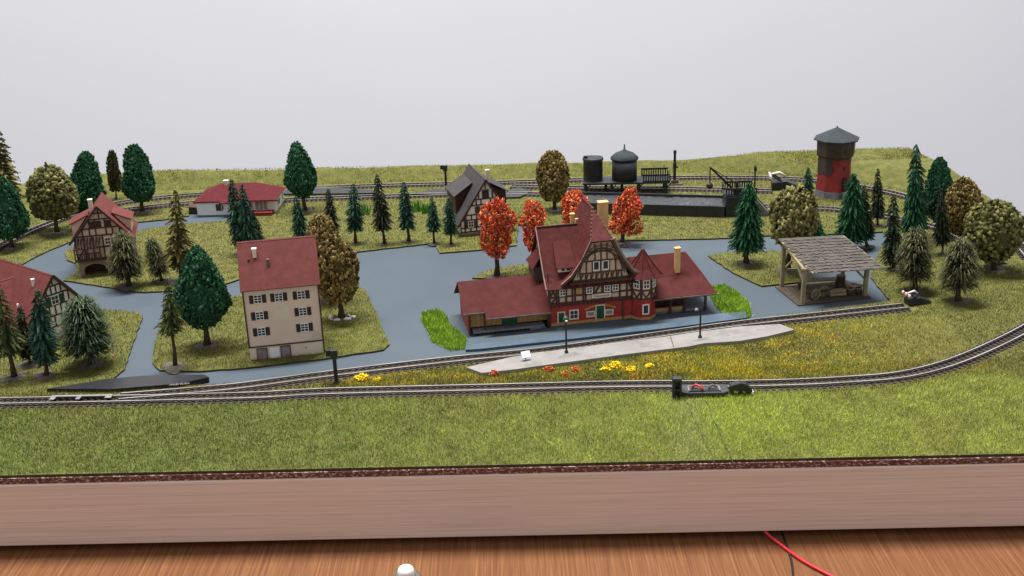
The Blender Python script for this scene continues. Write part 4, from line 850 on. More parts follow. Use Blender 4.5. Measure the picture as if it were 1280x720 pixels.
    # water crane column
    p = G(843, 232); wc = thing('water_crane', 'slim black pipe column standing on a grey stone foot behind the bunker', 'crane', p)
    MB().prism([(-.55, -.4), (.55, -.4), (.45, .4), (-.45, .4)], .05, .22).prism([(-.3, -.25), (.3, -.25), (.25, .25), (-.25, .25)], .22, .5).build('foot', M['base'], wc); MB().lathe([(.13, .4), (.11, 1.4), (.15, 1.45), (.15, 1.9), (.11, 1.95), (.10, 2.7), (.14, 2.72), (.12, 2.95)], 10).build('pipe', M['black'], wc); MB().box(0, .28, -.06, .06, 1.5, 1.62).build('valve', M['black'], wc)
    p = G(943, 240); sp = thing('signal_post', 'thin black post signal beside the crane house', 'signal', p); MB().lathe([(.09, 0), (.07, .3), (.06, 1.7)], 8).build('post', M['black'], sp); MB().box(-.1, .1, -.1, .1, 1.7, 2.05).lathe([(.12, 2.05), (.02, 2.2)], 8).build('signal_head', M['black'], sp)
    MB().lathe([(.05, 1.62), (.05, 1.68)], 8).build('collar', M['white'], sp)
depot()

# ---------------------------------------------------------------- open shed with firewood and cart
def shed():
    a = G(1003, 380); r = thing('open_shed', 'open timber shed with sagging shingle roof on crooked posts', 'shed', (a.x, a.y, .05), 10)
    W, D = 4.35, 3.1
    P = [(.0, .0, 2.15), (W-.35, .15, 2.0), (.0, D-.1, 2.85), (W-.4, D-.1, 2.65)]
    for x, y, z in P: MB().beam((x, y, 0), (x+.03, y, z), .22, .20, up=(0, 1, 0)).build('post', M['oldwood'], r)
    for q in (((0, .0, 1.25), (.62, .0, 1.95)), ((W-.35, .15, 1.0), (W-1.0, .12, 1.68)), ((0, 0, 1.3), (-.1, .8, 2.15)), ((.0, D-.1, 1.0), (.6, D-.1, 1.6)), ((W-.35, .15, .6), (W-.8, 1.0, .55))): MB().beam(*q, .11).build('brace', M['oldwood'], r)
    MB().beam((-.2, .0, 2.10), (W, .05, 1.95), .14).build('beam', M['oldwood'], r); MB().beam((-.05, .0, 2.10), (-.05, D-.0, 2.82), .15).build('beam', M['oldwood'], r); MB().beam((W-.3, .1, 1.95), (W-.4, D, 2.62), .13).build('beam', M['oldwood'], r)
    MB().beam((.0, D-.1, 1.05), (W-.4, D-.15, 1.05), .12).build('beam', M['oldwood'], r)
    # shingle roof: many overlapping thin shingles in uneven rows
    C = [(-.28, D+.15, 3.02), (W-.35, D+.15, 2.84), (W+.42, -.55, 1.90), (.22, -.60, 2.06)]
    C = [Vector(c) for c in C]; nu, nv = 22, 12; sh = []
    n = (C[1]-C[0]).cross(C[3]-C[0]).normalized(); n = n if n.z > 0 else -n
    base = MB().slab(C, .05).build('roof_boards', M['oldwood'], r)
    grid = lambda u, v: (C[0]*(1-u)+C[1]*u)*(1-v)+(C[3]*(1-u)+C[2]*u)*v
    for j in range(nv):
        for i in range(nu):
            u0, u1 = (i+.5*(j % 2))/(nu+.5), (i+.5*(j % 2)+.94)/(nu+.5); u1 = min(u1, 1.0)
            v0, v1 = j/nv, (j+1.12)/nv+random.uniform(-.012, .018); l0 = n*(.012+random.uniform(0, .012)); l1 = n*(.045+random.uniform(0, .03))
            m = MB(); q = [grid(u0, v0)+l0, grid(u1, v0)+l0, grid(u1, v1)+l1, grid(u0, v1)+l1]; q2 = [p-n*.02 for p in q]
            m.add(q+q2, [(0, 1, 2, 3), (7, 6, 5, 4), (0, 4, 5, 1), (1, 5, 6, 2), (2, 6, 7, 3), (3, 7, 4, 0)]); o = m.build('shingle', M['shedroof'], base)
    MB().prism([(-.4, -.3), (W-.1, -.2), (W-.1, D), (-.4, D)], -.03, .03).build('floor', M['soil'], r)
    mw = Matrix.Translation((a.x, a.y, .08)) @ Matrix.Rotation(math.radians(10), 4, 'Z')
    c = thing('hand_cart', 'low wooden cart with two spoked wheels under the shed roof', 'cart', mw @ Vector((1.1, .55, 0)), 25)
    MB().box(-.6, 1.1, -.1, .5, .34, .42).build('bed', M['timber2'], c); MB().beam((-.6, .2, .4), (-1.1, .1, .7), .06).build('shaft', M['timber2'], c)
    for x, y in ((-.2, -.2), (.55, .0)):
        w_ = MB()
        for i in range(14):
            a0, a1 = 2*math.pi*i/14, 2*math.pi*(i+1)/14; w_.beam((x+.30*math.cos(a0), y, .32+.30*math.sin(a0)), (x+.30*math.cos(a1), y, .32+.30*math.sin(a1)), .07)
        for i in range(4): a0 = math.pi*i/4; w_.beam((x-.28*math.cos(a0), y, .32-.28*math.sin(a0)), (x+.28*math.cos(a0), y, .32+.28*math.sin(a0)), .04)
        w_.build('wheel', M['oldwood'], c)
    s = thing('log_pile', 'pile of pale sawn logs lying in the middle of the shed', 'logs', mw @ Vector((2.5, .45, 0)), 8)
    for i, (y, z) in enumerate(((0, .10), (.2, .10), (.4, .10), (.1, .27), (.3, .27))): MB().tube([(-.55, y, z), (.45, y+.02, z)], .1, 9).build('log', M['oldwood'], s)
    b1 = thing('barrel', 'left barrel of the pair at the right end of the shed', 'barrel', mw @ Vector((3.25, .5, 0)), 0, 'barrels in the shed')
    MB().lathe([(.17, 0), (.22, .2), (.18, .42), (.14, .42), (.14, .36), (0, .36)], 12, caps=False).build('staves', M['timber2'], b1); MB().lathe([(.20, .37), (.19, .43)], 12, caps=False).build('hoop', M['oldwood'], b1)
    b2 = b1.copy(); link(b2); b2.location = mw @ Vector((3.75, .45, 0)); b2['label'] = 'right barrel of the pair at the right end of the shed'
    for ch in list(b1.children): k = ch.copy(); link(k); k.parent = b2
    t = thing('chopping_block', 'dark tree stump standing behind the barrels in the shed', 'stump', mw @ Vector((3.1, 1.5, 0))); MB().lathe([(.34, 0), (.27, .5), (.28, .9), (0, .92)], 12, caps=False).build('stump', M['timber'], t)
    t = thing('workbench', 'long plank bench in the shaded back of the shed', 'bench', mw @ Vector((.6, 2.0, 0)), 2); MB().box(0, 2.6, 0, .5, .5, .58).build('bench_top', M['oldwood'], t)
    for x in (.1, 2.4): MB().box(x, x+.12, .1, .4, 0, .5).build('leg', M['timber2'], t)
shed()

# ---------------------------------------------------------------- platform, ledge, small rail furniture
def platform():
    P = ragged(PLAT, 1.5, .01); m = MB(); k = len(P); z1 = .30
    tr = tessellate_polygon([[Vector((p[0], p[1], 0)) for p in P]])
    m.add([(p[0], p[1], z1) for p in P]+[(p[0], p[1], .08) for p in P], tr+[(i, (i+1) % k, (i+1) % k+k, i+k) for i in range(k)])
    o = m.build('platform', M['platform']); tag(o, 'long grey concrete island platform with sloping ends in front of the station', 'platform'); 
    q0, q1 = G(842, 433, .35), G(838, 420, .35); MB().beam(q0+Vector((0, 0, 0)), q1, .03, .012).build('joint', M['soil'], o)
    L = PX([(582,437),(590,430),(700,420),(830,404),(900,392),(932,389),(934,397),(850,408),(700,425),(600,436)], .15); k = len(L)
    m = MB(); m.add([(p.x, p.y, .15) for p in L]+[(p.x, p.y, .0) for p in L], [tuple(range(k))]+[(i, (i+1) % k, (i+1) % k+k, i+k) for i in range(k)])
    o = m.build('platform_edge', M['ledge']); tag(o, 'dark blue painted platform edge between the station and the track', 'platform')
platform()
def lamp(px, py, h, label, kind):
    p = G(px, py, .34); r = thing('platform_lamp', label, 'lamp', p)
    MB().lathe([(.11, 0), (.10, .06), (.055, .10), (.045, h-.1)], 10).build('post', M['black'], r)
    if kind == 0:
        MB().lathe([(.05, -.15), (.15, -.10), (.17, .05), (.10, .16), (.02, .2)], 12, (0, 0), h).build('lamp_head', M['green'], r, True); MB().lathe([(.02, -.05), (.06, -.03), (.06, .03), (.02, .05)], 8, (.02, -.16), h-.02).build('reflector', M['white'], r)
    else:
        MB().tube([(0, 0, h-.12), (0, 0, h), (-.08, 0, h+.08), (-.2, 0, h+.06)], .035, 6).build('arm', M['black'], r); MB().lathe([(.12, -.06), (.09, .02), (.02, .05)], 10, (-.22, 0), h+.03).build('lamp_shade', M['platform'], r)
lamp(708, 440, 1.85, 'black post lamp with dark green head at the middle of the platform', 0); lamp(875, 421, 1.60, 'black post lamp with curved arm and pale shade at the right of the platform', 1)
def colour_light(px, py, h, label):
    p = G(px, py); r = thing('light_signal', label, 'signal', (p.x, p.y, TH-.02))
    MB().box(-.16, .16, -.14, .14, 0, .12).build('foot', M['black'], r); MB().box(-.09, .09, -.07, .07, .12, h-.4).build('post', M['black'], r); MB().box(-.18, .18, -.1, .12, h-.48, h).build('signal_head', M['black2'], r, bevel=.02)
    MB().box(-.40, -.19, -.08, .1, h-.32, h+.0).build('hood', M['black'], r)
    for z in (.14, .34):
        o = MB().lathe([(.055, 0), (.055, .03)], 10).build('lens', M['glass'], r); o.location = (0, -.1, h-.48+z); o.rotation_euler = (math.radians(90), 0, 0)
colour_light(421, 481, 1.85, 'black two light signal on a post beside the tall house and front tracks'); colour_light(558, 239, 2.1, 'black light signal on the back bank left of the charcoal roofed house')
p = G(657, 449, .34); r = thing('station_sign', 'small blank white board tilted on the left end of the platform', 'sign', p, 20); MB().beam((0, 0, 0), (0, 0, .2), .05).build('foot', M['platform'], r); MB().slab([(-.22, -.14, .16), (.26, -.14, .16), (.26, .1, .42), (-.22, .1, .42)], .05).build('board', M['white'], r)
def buffer(px, py, yaw, label, sc=1.):
    p = G(px, py); r = thing('buffer_stop', label, 'buffer stop', (p.x, p.y, TH), yaw, 'buffer stops'); r.scale = (sc,)*3
    MB().add([(-.55, -.42, 0), (1.35, -.42, 0), (1.35, .42, 0), (-.55, .42, 0), (-.55, -.42, .5), (.3, -.42, .62), (.3, .42, .62), (-.55, .42, .5), (1.35, -.35, .2), (1.35, .35, .2)], [(0,3,2,1),(0,1,8,5,4),(3,7,6,9,2),(4,5,6,7),(5,8,9,6),(0,4,7,3),(1,2,9,8)]).build('ballast_block', M['black'], r, bevel=.04)
    for y in (-.33, .33): MB().beam((.4, y, .35), (-.62, y, 1.0), .10).build('strut', M['black'], r)
    for k in range(5):
        MB().box(-.72, -.60, -.55+k*.22, -.33+k*.22, .80, .98).build('buffer_beam', M['redplastic' if k % 2 else 'white'], r)
    MB().tube([(-.66, -.2, 1.02), (-.1, -.15, 1.14), (.3, 0, .85)], .07, 8).build('lever', M['white'], r, True)
buffer(1141, 382, 12, 'black buffer stop with red and white beam at the end of the platform line', .75); buffer(975, 238, -8, 'black and white buffer stop on the back siding left of the water tower', 1.25)

# turnout motor and rail guard
def turnout():
    P = PX([(60,492.5),(136,480),(180,476),(256,474.5),(262,478),(226,486),(140,493)]); k = len(P)
    m = MB(); m.add([(p.x, p.y, .30) for p in P]+[(p.x, p.y, .03) for p in P], [tuple(range(k))]+[(i, (i+1) % k, (i+1) % k+k, i+k) for i in range(k)])
    o = m.build('turnout_motor', M['black']); tag(o, 'flat black wedge shaped turnout motor cover beside the left end of the front track', 'turnout motor')
    c = G(224, 480, .305); cu = bpy.data.curves.new('lettering', 'FONT'); cu.body = 'märklin'; cu.size = .34; cu.align_x = 'CENTER'; cu.align_y = 'CENTER'; cu.extrude = .003; cu.shear = .3; cu.materials.append(M['platform'])
    t = bpy.data.objects.new('lettering', text_mesh(cu)); link(t); t.parent = o; t.location = (c.x, c.y, .305); t.rotation_euler = (0, 0, .1)
    a, b = G(64, 496, .34), G(140, 494.5, .34); g = thing('rail_guard', 'light grey metal rerailer strip lying over the rail at the far left', 'rerailer', (a.x, a.y, .30)); d_ = b-a; L_ = d_.length; g.rotation_euler = (0, 0, math.atan2(d_.y, d_.x))
    MB().box(0, L_, .0, .16, 0, .05).box(.0, .25, -.32, 0, 0, .04).box(L_*.43, L_*.5, -.32, 0, 0, .04).box(L_*.9, L_, -.22, 0, 0, .04).build('strip', M['platform'], g)
    # dark plates of the back turnouts
    for i, (pts, lb) in enumerate((([(345,240),(400,236),(472,242),(470,245),(395,246),(340,246)], 'flat black turnout bed on the back tracks behind the round green tree'), ([(515,246),(545,240),(585,240),(585,245),(545,247)], 'flat black turnout bed left of the charcoal roofed house'), ([(622,244),(650,238),(664,243),(650,250),(624,251)], 'flat dark blue turnout plate right of the charcoal roofed house'))):
        Q = PX(pts); k = len(Q); m = MB(); m.add([(p.x, p.y, .27) for p in Q]+[(p.x, p.y, .05) for p in Q], [tuple(range(k))]+[(i_, (i_+1) % k, (i_+1) % k+k, i_+k) for i_ in range(k)])
        tag(m.build('turnout_plate', M['black2']), lb, 'turnout', 'turnout plates on the back tracks')
turnout()

# control box in the front grass
def control_box():
    p = G(846, 500); r = thing('connection_box', 'dark grey wiring box with red and grey plugs in the front lawn beside the track', 'connection box', (p.x, p.y, TH-.02), -2)
    MB().box(-.22, -.12, -.1, .25, 0, 1.0).box(.12, .22, -.1, .25, 0, 1.0).box(-.22, .22, -.1, .25, .9, 1.08).box(-.22, .22, -.1, .25, .42, .52).box(-.12, .12, .15, .25, 0, 1.0).build('upright', M['black2'], r, bevel=.02)
    m = MB(); y0, y1 = .0, .62; m.add([(.24, y0, .1), (.55, y0-.05, .0), (2.25, y0-.05, .0), (2.5, y0+.05, .12), (2.5, y1, .12), (.24, y1, .1), (.24, y0, .34), (.55, y0-.05, .26), (2.25, y0-.05, .26), (2.5, y0+.05, .34), (2.5, y1, .42), (.24, y1, .42)],
        [(0,1,7,6),(1,2,8,7),(2,3,9,8),(3,4,10,9),(4,5,11,10),(5,0,6,11),(6,7,8,9,10,11)]); m.build('housing', M['black2'], r, bevel=.03)
    MB().box(.56, .62, .02, .5, .34, .40).box(2.05, 2.11, .02, .5, .34, .40).box(.56, 2.11, .50, .54, .36, .42).build('edging', M['platform'], r); MB().box(.64, 2.03, .04, .48, .33, .36).build('recess', M['black'], r)
    MB().tube([(.75, .3, .42), (.95, .34, .55), (1.15, .25, .5), (1.25, .05, .4)], .06, 8).build('plug', M['redplastic'], r, True); MB().tube([(1.55, .2, .42), (1.75, .3, .56), (1.95, .22, .46)], .06, 8).build('plug', M['base'], r, True)
    q = G(930, 497); s = thing('cable_clip', 'black plastic clip with two feet right of the wiring box', 'clip', (q.x-.2, q.y, TH-.02))
    m = MB(); pts = [(-.45, .55), (-.45, .05), (-.33, .0), (-.28, .3), (-.05, .32), (0, .0), (.12, .0), (.14, .28), (.42, .12), (.62, .1), (.6, .3), (.3, .6), (.0, .68)]
    k = len(pts); m.add([(x, 0, z) for x, z in pts]+[(x, .38, z) for x, z in pts], tessellate_polygon([[Vector((x, z, 0)) for x, z in pts]])+[tuple(i+k for i in f) for f in tessellate_polygon([[Vector((x, z, 0)) for x, z in pts]])]+[(i, (i+1) % k, (i+1) % k+k, i+k) for i in range(k)])
    m.build('clip_body', M['black'], s); MB().box(.56, .66, -.02, .3, .06, .2).build('clip_tip', M['white'], s)
control_box()
for (x0, y0, x1, y1), lb in (((858, 502, 893, 580), 'left of two thin dark wires running forward through the lawn'), ((882, 502, 916, 579), 'right of two thin dark wires running forward through the lawn')):
    a, b = G(x0, y0, TH), G(x1, y1, TH); pts = [a.lerp(b, t/20)+Vector((.03*math.sin(t*.8), 0, .015+.03*math.sin(t*1.7))) for t in range(21)]
    tag(MB().tube(pts, .022, 6).build('buried_wire', M['black2']), lb, 'wire', 'wires under the front lawn')

# things on the table
TZ = -3.75
a = G(956, 664, TZ+.3); pts = [a+Vector((-.1, .6, .25)), a, G(975, 680, TZ+.12), G(1002, 700, TZ+.1), G(1035, 718, TZ+.1), G(1075, 738, TZ+.1)]
tag(MB().tube(smooth_path(resample(pts, .12), 3), .065, 8).build('wire', M['wirered'], smooth=True), 'glossy red wire curving over the table from under the fascia', 'wire')
pts = [G(976, 664, TZ+.08)+Vector((-.03, .5, 0)), G(979, 668, TZ+.06), G(986, 690, TZ+.06), G(990, 705, TZ+.06), G(993, 735, TZ+.06)]
tag(MB().tube(smooth_path(resample(pts, .12), 3), .05, 8).build('wire', M['black'], smooth=True), 'thin black wire passing beneath the red wire', 'wire')
p = G(508, 722, TZ); r = thing('table_clamp', 'round glossy white knob on a grey foot at the bottom edge', 'knob', p)
MB().lathe([(.62, 0), (.60, .06), (.45, .10)], 24).build('foot_ring', M['base'], r, True); MB().lathe([(.36, .08), (.36, .35), (.30, .48), (.18, .54), (0, .56)], 24, caps=False).build('knob_cap', M['white'], r, True)
# ---------------------------------------------------------------- trees
def crown_mesh(name, V, F, T, m='leaf'):
    me = bpy.data.meshes.new(name); V = np.asarray(V, float); me.vertices.add(len(V)); me.vertices.foreach_set('co', V.ravel())
    F = np.asarray(F, np.int32); me.loops.add(F.size); me.loops.foreach_set('vertex_index', F.ravel()); me.polygons.add(len(F)); me.polygons.foreach_set('loop_start', np.arange(0, F.size, 3, dtype=np.int32)); me.update()
    at = me.color_attributes.new('tint', 'FLOAT_COLOR', 'POINT'); c = np.ones((len(V), 4)); c[:, :3] = T; at.data.foreach_set('color', c.ravel().astype(np.float32)); me.materials.append(M[m]); return me
OCT_V = np.array([(1,0,0),(-1,0,0),(0,1,0),(0,-1,0),(0,0,1),(0,0,-1)], float); OCT_F = np.array([(0,2,4),(2,1,4),(1,3,4),(3,0,4),(2,0,5),(1,2,5),(3,1,5),(0,3,5)])
def pick(rng, cols, n): cols = np.array(cols); k = rng.integers(0, len(cols), n); return cols[k]*rng.uniform(.75, 1.25, (n, 1))
def clump_crown(name, prof, n, size, cols, seed, furrow=.18, aspect=(1., 1., .7), asp_r=1., core=.80, lumps=.10, flake=False):
    rng = np.random.default_rng(seed); z = rng.uniform(0, 1, n*3); r = prof(z); k = rng.uniform(0, r.max(), n*3) < r; z, r = z[k][:n], r[k][:n]; n = len(z)
    th = rng.uniform(0, 2*np.pi, n); ph = rng.uniform(0, 6.28, 6)
    f = 1-furrow*(.5+.5*np.sin(th*9+ph[0]+2.2*np.sin(z*5+ph[1])))*rng.uniform(.4, 1, n)+lumps*np.sin(th*2+ph[2]+z*4)+lumps*.8*np.sin(th*3+ph[3]-z*9)
    rr = r*f*np.where(rng.random(n) < .25, rng.uniform(.6, 1, n), rng.uniform(.92, 1.04, n))
    c = np.stack([rr*np.cos(th), rr*np.sin(th), z+rng.normal(0, .012, n)], 1)
    s = size*rng.uniform(.5, 1.6, n); A = rng.normal(0, 1, (n, 3, 3)); Q, _ = np.linalg.qr(A)
    if flake: B = OCT_V*np.array([1., .55, .16])
    else: B = OCT_V*np.array([1., .8, .6])
    v = np.einsum('nij,kj->nki', Q, B)*s[:, None, None]*rng.uniform(.75, 1.25, (n, 6, 1)); v[:, :, 2] /= asp_r
    V = (c[:, None, :]+v).reshape(-1, 3); F = (OCT_F[None]+6*np.arange(n)[:, None, None]).reshape(-1, 3); T = np.repeat(pick(rng, cols, n), 6, 0)
    if core:                                                          # inner twig mass so the crown is not see-through everywhere
        zz = np.linspace(.04, .93, 9); m = 14; vs = []; 
        for q in zz:
            for i in range(m): a = 2*np.pi*i/m; R_ = prof(np.array([q]))[0]*core*(1+.12*math.sin(3*a+q*9)); vs.append((R_*math.cos(a), R_*math.sin(a), q))
        fs = []
        for j in range(8):
            for i in range(m): a, b = j*m+i, j*m+(i+1) % m; fs += [(a, b, b+m), (a, b+m, a+m)]
        o = len(V); V = np.vstack([V, vs]); F = np.vstack([F, np.array(fs)+o]); T = np.vstack([T, np.tile(np.array(cols[0])*.8, (len(vs), 1))])
    return crown_mesh(name, V, F, T)
def spruce_crown(name, levels, per, cols, seed, taper=1., droop=.35, asp=2.6, bris=5, gap=0., thick=.035, tipw=.02):
    rng = np.random.default_rng(seed); V = []; F = []; T = []
    def tri(a, b, c, t): n = len(V); V.extend((a, b, c)); F.append((n, n+1, n+2)); T.extend((t, t, t))
    for L_ in range(levels):
        z = (L_+.5)/levels; R_ = (((1-z)**taper)*(1+.12*rng.normal())*1.04+.05)*min(1, ((z+.05)/.26))**.45
        if gap and L_ % 2: R_ *= (1-gap)
        k_ = max(5, int(per*(.35+.65*(1-z))))
        for b in range(k_):
            th = 2*math.pi*(b+rng.uniform(-.4, .4))/k_+L_*.7; R = R_*rng.uniform(.78, 1.1); d = np.array([math.cos(th), math.sin(th), 0]); s = np.array([-d[1], d[0], 0])
            z0 = z+rng.normal(0, .008); p0 = np.array([0, 0, z0+.02]); tip = d*R+np.array([0, 0, z0-droop*R/asp*rng.uniform(.6, 1.3)]); t = np.array(cols[rng.integers(len(cols))])*rng.uniform(.7, 1.3)
            wd = thick+.06*R; mid = p0*.45+tip*.55; up = np.array([0, 0, .35*wd/asp*2])
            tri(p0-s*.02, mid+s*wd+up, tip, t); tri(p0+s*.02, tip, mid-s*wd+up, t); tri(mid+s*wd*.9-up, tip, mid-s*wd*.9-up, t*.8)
            for q in range(bris):
                f = .3+.7*(q+rng.random())/bris; c = p0*(1-f)+tip*f; side = rng.choice((-1, 1)); e = c+s*side*(.05+.22*R*(1.1-f))*rng.uniform(.6, 1.2)+d*.09*R*rng.uniform(0, 1.4)+np.array([0, 0, rng.uniform(-.03, .015)])
                tri(c-d*tipw-np.array([0, 0, .008]), c+d*tipw+np.array([0, 0, .010]), e, t*rng.uniform(.8, 1.25))
    n = 8; o = len(V); 
    for q in (0.0, .97):
        for i in range(n): a = 2*math.pi*i/n; V.append(np.array([.20*(1-q)*math.cos(a)+.01*math.cos(a), .20*(1-q)*math.sin(a)+.01*math.sin(a), q])); T.append(np.array(cols[0])*.6)
    for i in range(n): a, b = o+i, o+(i+1) % n; F += [(a, b, b+n), (a, b+n, a+n)]
    return crown_mesh(name, np.array(V), F, np.array(T))
def droop_crown(name, n, cols, seed, asp=1.4):
    """bottle brush pine: needle strands bursting out of the trunk, their tips curling down"""
    rng = np.random.default_rng(seed); V = []; F = []; T = []
    for i in range(n):
        q = rng.random()**.9; th = rng.uniform(0, 6.28); d = np.array([math.cos(th), math.sin(th), 0]); s = np.array([-d[1], d[0], 0])
        zc = .08+.62*q; el = math.radians(-18+88*q**1.6+rng.normal(0, 9)); L_ = rng.uniform(.6, 1.06)*(1-.12*abs(q-.45)); R = max(.05, math.cos(el))*L_; H = math.sin(el)*L_*.42
        t = np.array(cols[rng.integers(len(cols))])*rng.uniform(.6, 1.4); w0 = .022
        pts = [np.array([0, 0, zc]), d*R*.4+np.array([0, 0, zc+H*.55]), d*R*.78+np.array([0, 0, zc+H*.85]), d*R+np.array([0, 0, zc+H*.8-.07*R])]
        o = len(V)
        for k, p in enumerate(pts): ww = w0*(.6, 1.1, 1., .15)[k]; V.extend((p-s*ww, p+s*ww)); tt = t*(.7, .9, 1.05, 1.3)[k]; T.extend((tt, tt))
        for k in range(3): a = o+2*k; F += [(a, a+1, a+3), (a, a+3, a+2)]
        for k in range(3):                                            # side needles
            f = rng.uniform(.35, .95); c = pts[1]*(1-f)+pts[3]*f; e = c+s*rng.choice((-1, 1))*rng.uniform(.08, .2)+d*.08+np.array([0, 0, rng.uniform(-.03, .05)]); o = len(V); V.extend((c-d*.014, c+d*.014, e)); T.extend((t, t, t*1.25)); F.append((o, o+1, o+2))
    return crown_mesh(name, np.array(V), F, np.array(T))
DG = [(.013,.062,.028), (.022,.090,.040), (.032,.120,.052), (.010,.048,.022)]
OL = [(.090,.090,.026), (.145,.140,.042), (.065,.066,.022), (.20,.19,.07)]
BR = [(.13,.085,.024), (.23,.165,.050), (.085,.058,.018), (.33,.25,.09)]
RD = [(.70,.105,.030), (.80,.16,.045), (.50,.05,.018), (.88,.27,.12)]
PY = [(.045,.052,.020), (.070,.075,.028), (.11,.105,.045), (.030,.036,.016)]
SG = [(.028,.085,.052), (.055,.135,.088), (.090,.185,.125), (.020,.055,.032)]
SB = [(.050,.058,.034), (.080,.080,.050), (.034,.042,.024), (.045,.085,.052)]
YS = [(.19,.16,.05), (.27,.23,.08), (.115,.10,.032), (.07,.07,.022)]
LG = [(.060,.085,.028), (.095,.12,.038), (.14,.15,.055), (.04,.055,.022)]
ovoid = lambda z: np.clip((1-z)**.55*1.22, 0, 1)*np.clip((z+.04)/.32, 0, 1)**.5+.01
coneo = lambda z: np.clip((1-z)**.50*1.08, 0, 1)*np.clip((z+.04)/.26, 0, 1)**.5+.02
ball = lambda z: np.sqrt(np.clip(1-((z-.47)/.54)**2, 0, 1))
col_ = lambda z: np.clip(np.sqrt(np.clip(1-((z-.45)/.57)**2, 0, 1)), 0, 1)
lobes = lambda z: (.86+.14*np.sin(z*11+.3))*np.sqrt(np.clip(1-((z-.36)/np.where(z > .36, .70, .42))**2, 0, 1))*(1-.30*np.clip(z-.36, 0, 1))+.05
CM = {
 'dense': [clump_crown('dense_crown', ovoid, 3000, .080, DG, s, .24, asp_r=2.5, lumps=.06, core=.84) for s in (1, 2)],
 'densecone': [clump_crown('dense_crown', coneo, 3000, .080, DG, s, .24, asp_r=2.8, core=.80) for s in (3, 4)],
 'olive': [clump_crown('leafy_crown', ball, 2000, .105, OL, s, .13, asp_r=2.1, core=.82, lumps=.09) for s in (5, 6)],
 'brown': [clump_crown('leafy_crown', ball, 2300, .095, BR, s, .16, asp_r=2.4, core=.80, lumps=.07) for s in (7, 8)],
 'khaki': [clump_crown('leafy_crown', ball, 1500, .11, [(.13,.12,.036), (.21,.19,.065), (.08,.076,.022), (.27,.25,.10)], s, .15, asp_r=2.2, core=.80, lumps=.09) for s in (9,)],
 'autumn': [clump_crown('autumn_crown', lobes, 1500, .115, RD, s, .50, asp_r=2.9, core=.0, lumps=.22, flake=True) for s in (10, 11, 12)],
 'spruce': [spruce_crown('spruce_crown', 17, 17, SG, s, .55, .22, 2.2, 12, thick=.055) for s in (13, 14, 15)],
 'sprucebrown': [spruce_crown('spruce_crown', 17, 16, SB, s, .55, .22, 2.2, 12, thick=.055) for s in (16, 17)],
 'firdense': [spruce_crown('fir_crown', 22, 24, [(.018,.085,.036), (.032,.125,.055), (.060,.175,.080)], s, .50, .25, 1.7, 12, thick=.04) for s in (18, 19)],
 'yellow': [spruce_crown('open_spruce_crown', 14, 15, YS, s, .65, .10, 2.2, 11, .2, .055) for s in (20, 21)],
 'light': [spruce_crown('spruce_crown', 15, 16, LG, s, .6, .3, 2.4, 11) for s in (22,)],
 'droop': [droop_crown('needle_crown', 1300, PY, s) for s in (23, 24)],
 'droopgreen': [droop_crown('needle_crown', 1300, [(.026,.048,.022), (.045,.072,.032), (.075,.10,.05), (.018,.034,.018)], s) for s in (25,)],
 'cypress': [clump_crown('narrow_crown', col_, 700, .16, [(.05,.045,.015), (.08,.07,.025), (.035,.035,.012)], s, .2, asp_r=4, core=.7) for s in (26,)],
}
def foot_mesh():
    vs = []; n = 14
    for rr, z in ((1, 0), (.8, .10), (.35, .22)):
        for i in range(n): a = 2*math.pi*i/n; q = rr*random.uniform(.85, 1.15); vs.append((q*math.cos(a), q*.8*math.sin(a), z))
    fs = [(j*n+i, j*n+(i+1) % n, (j+1)*n+(i+1) % n, (j+1)*n+i) for j in range(2) for i in range(n)]+[tuple(range(2*n, 3*n))]
    return MB().add(vs, fs).mesh('foot', M['base'])
FOOT = [foot_mesh() for _ in range(3)]; used = {}
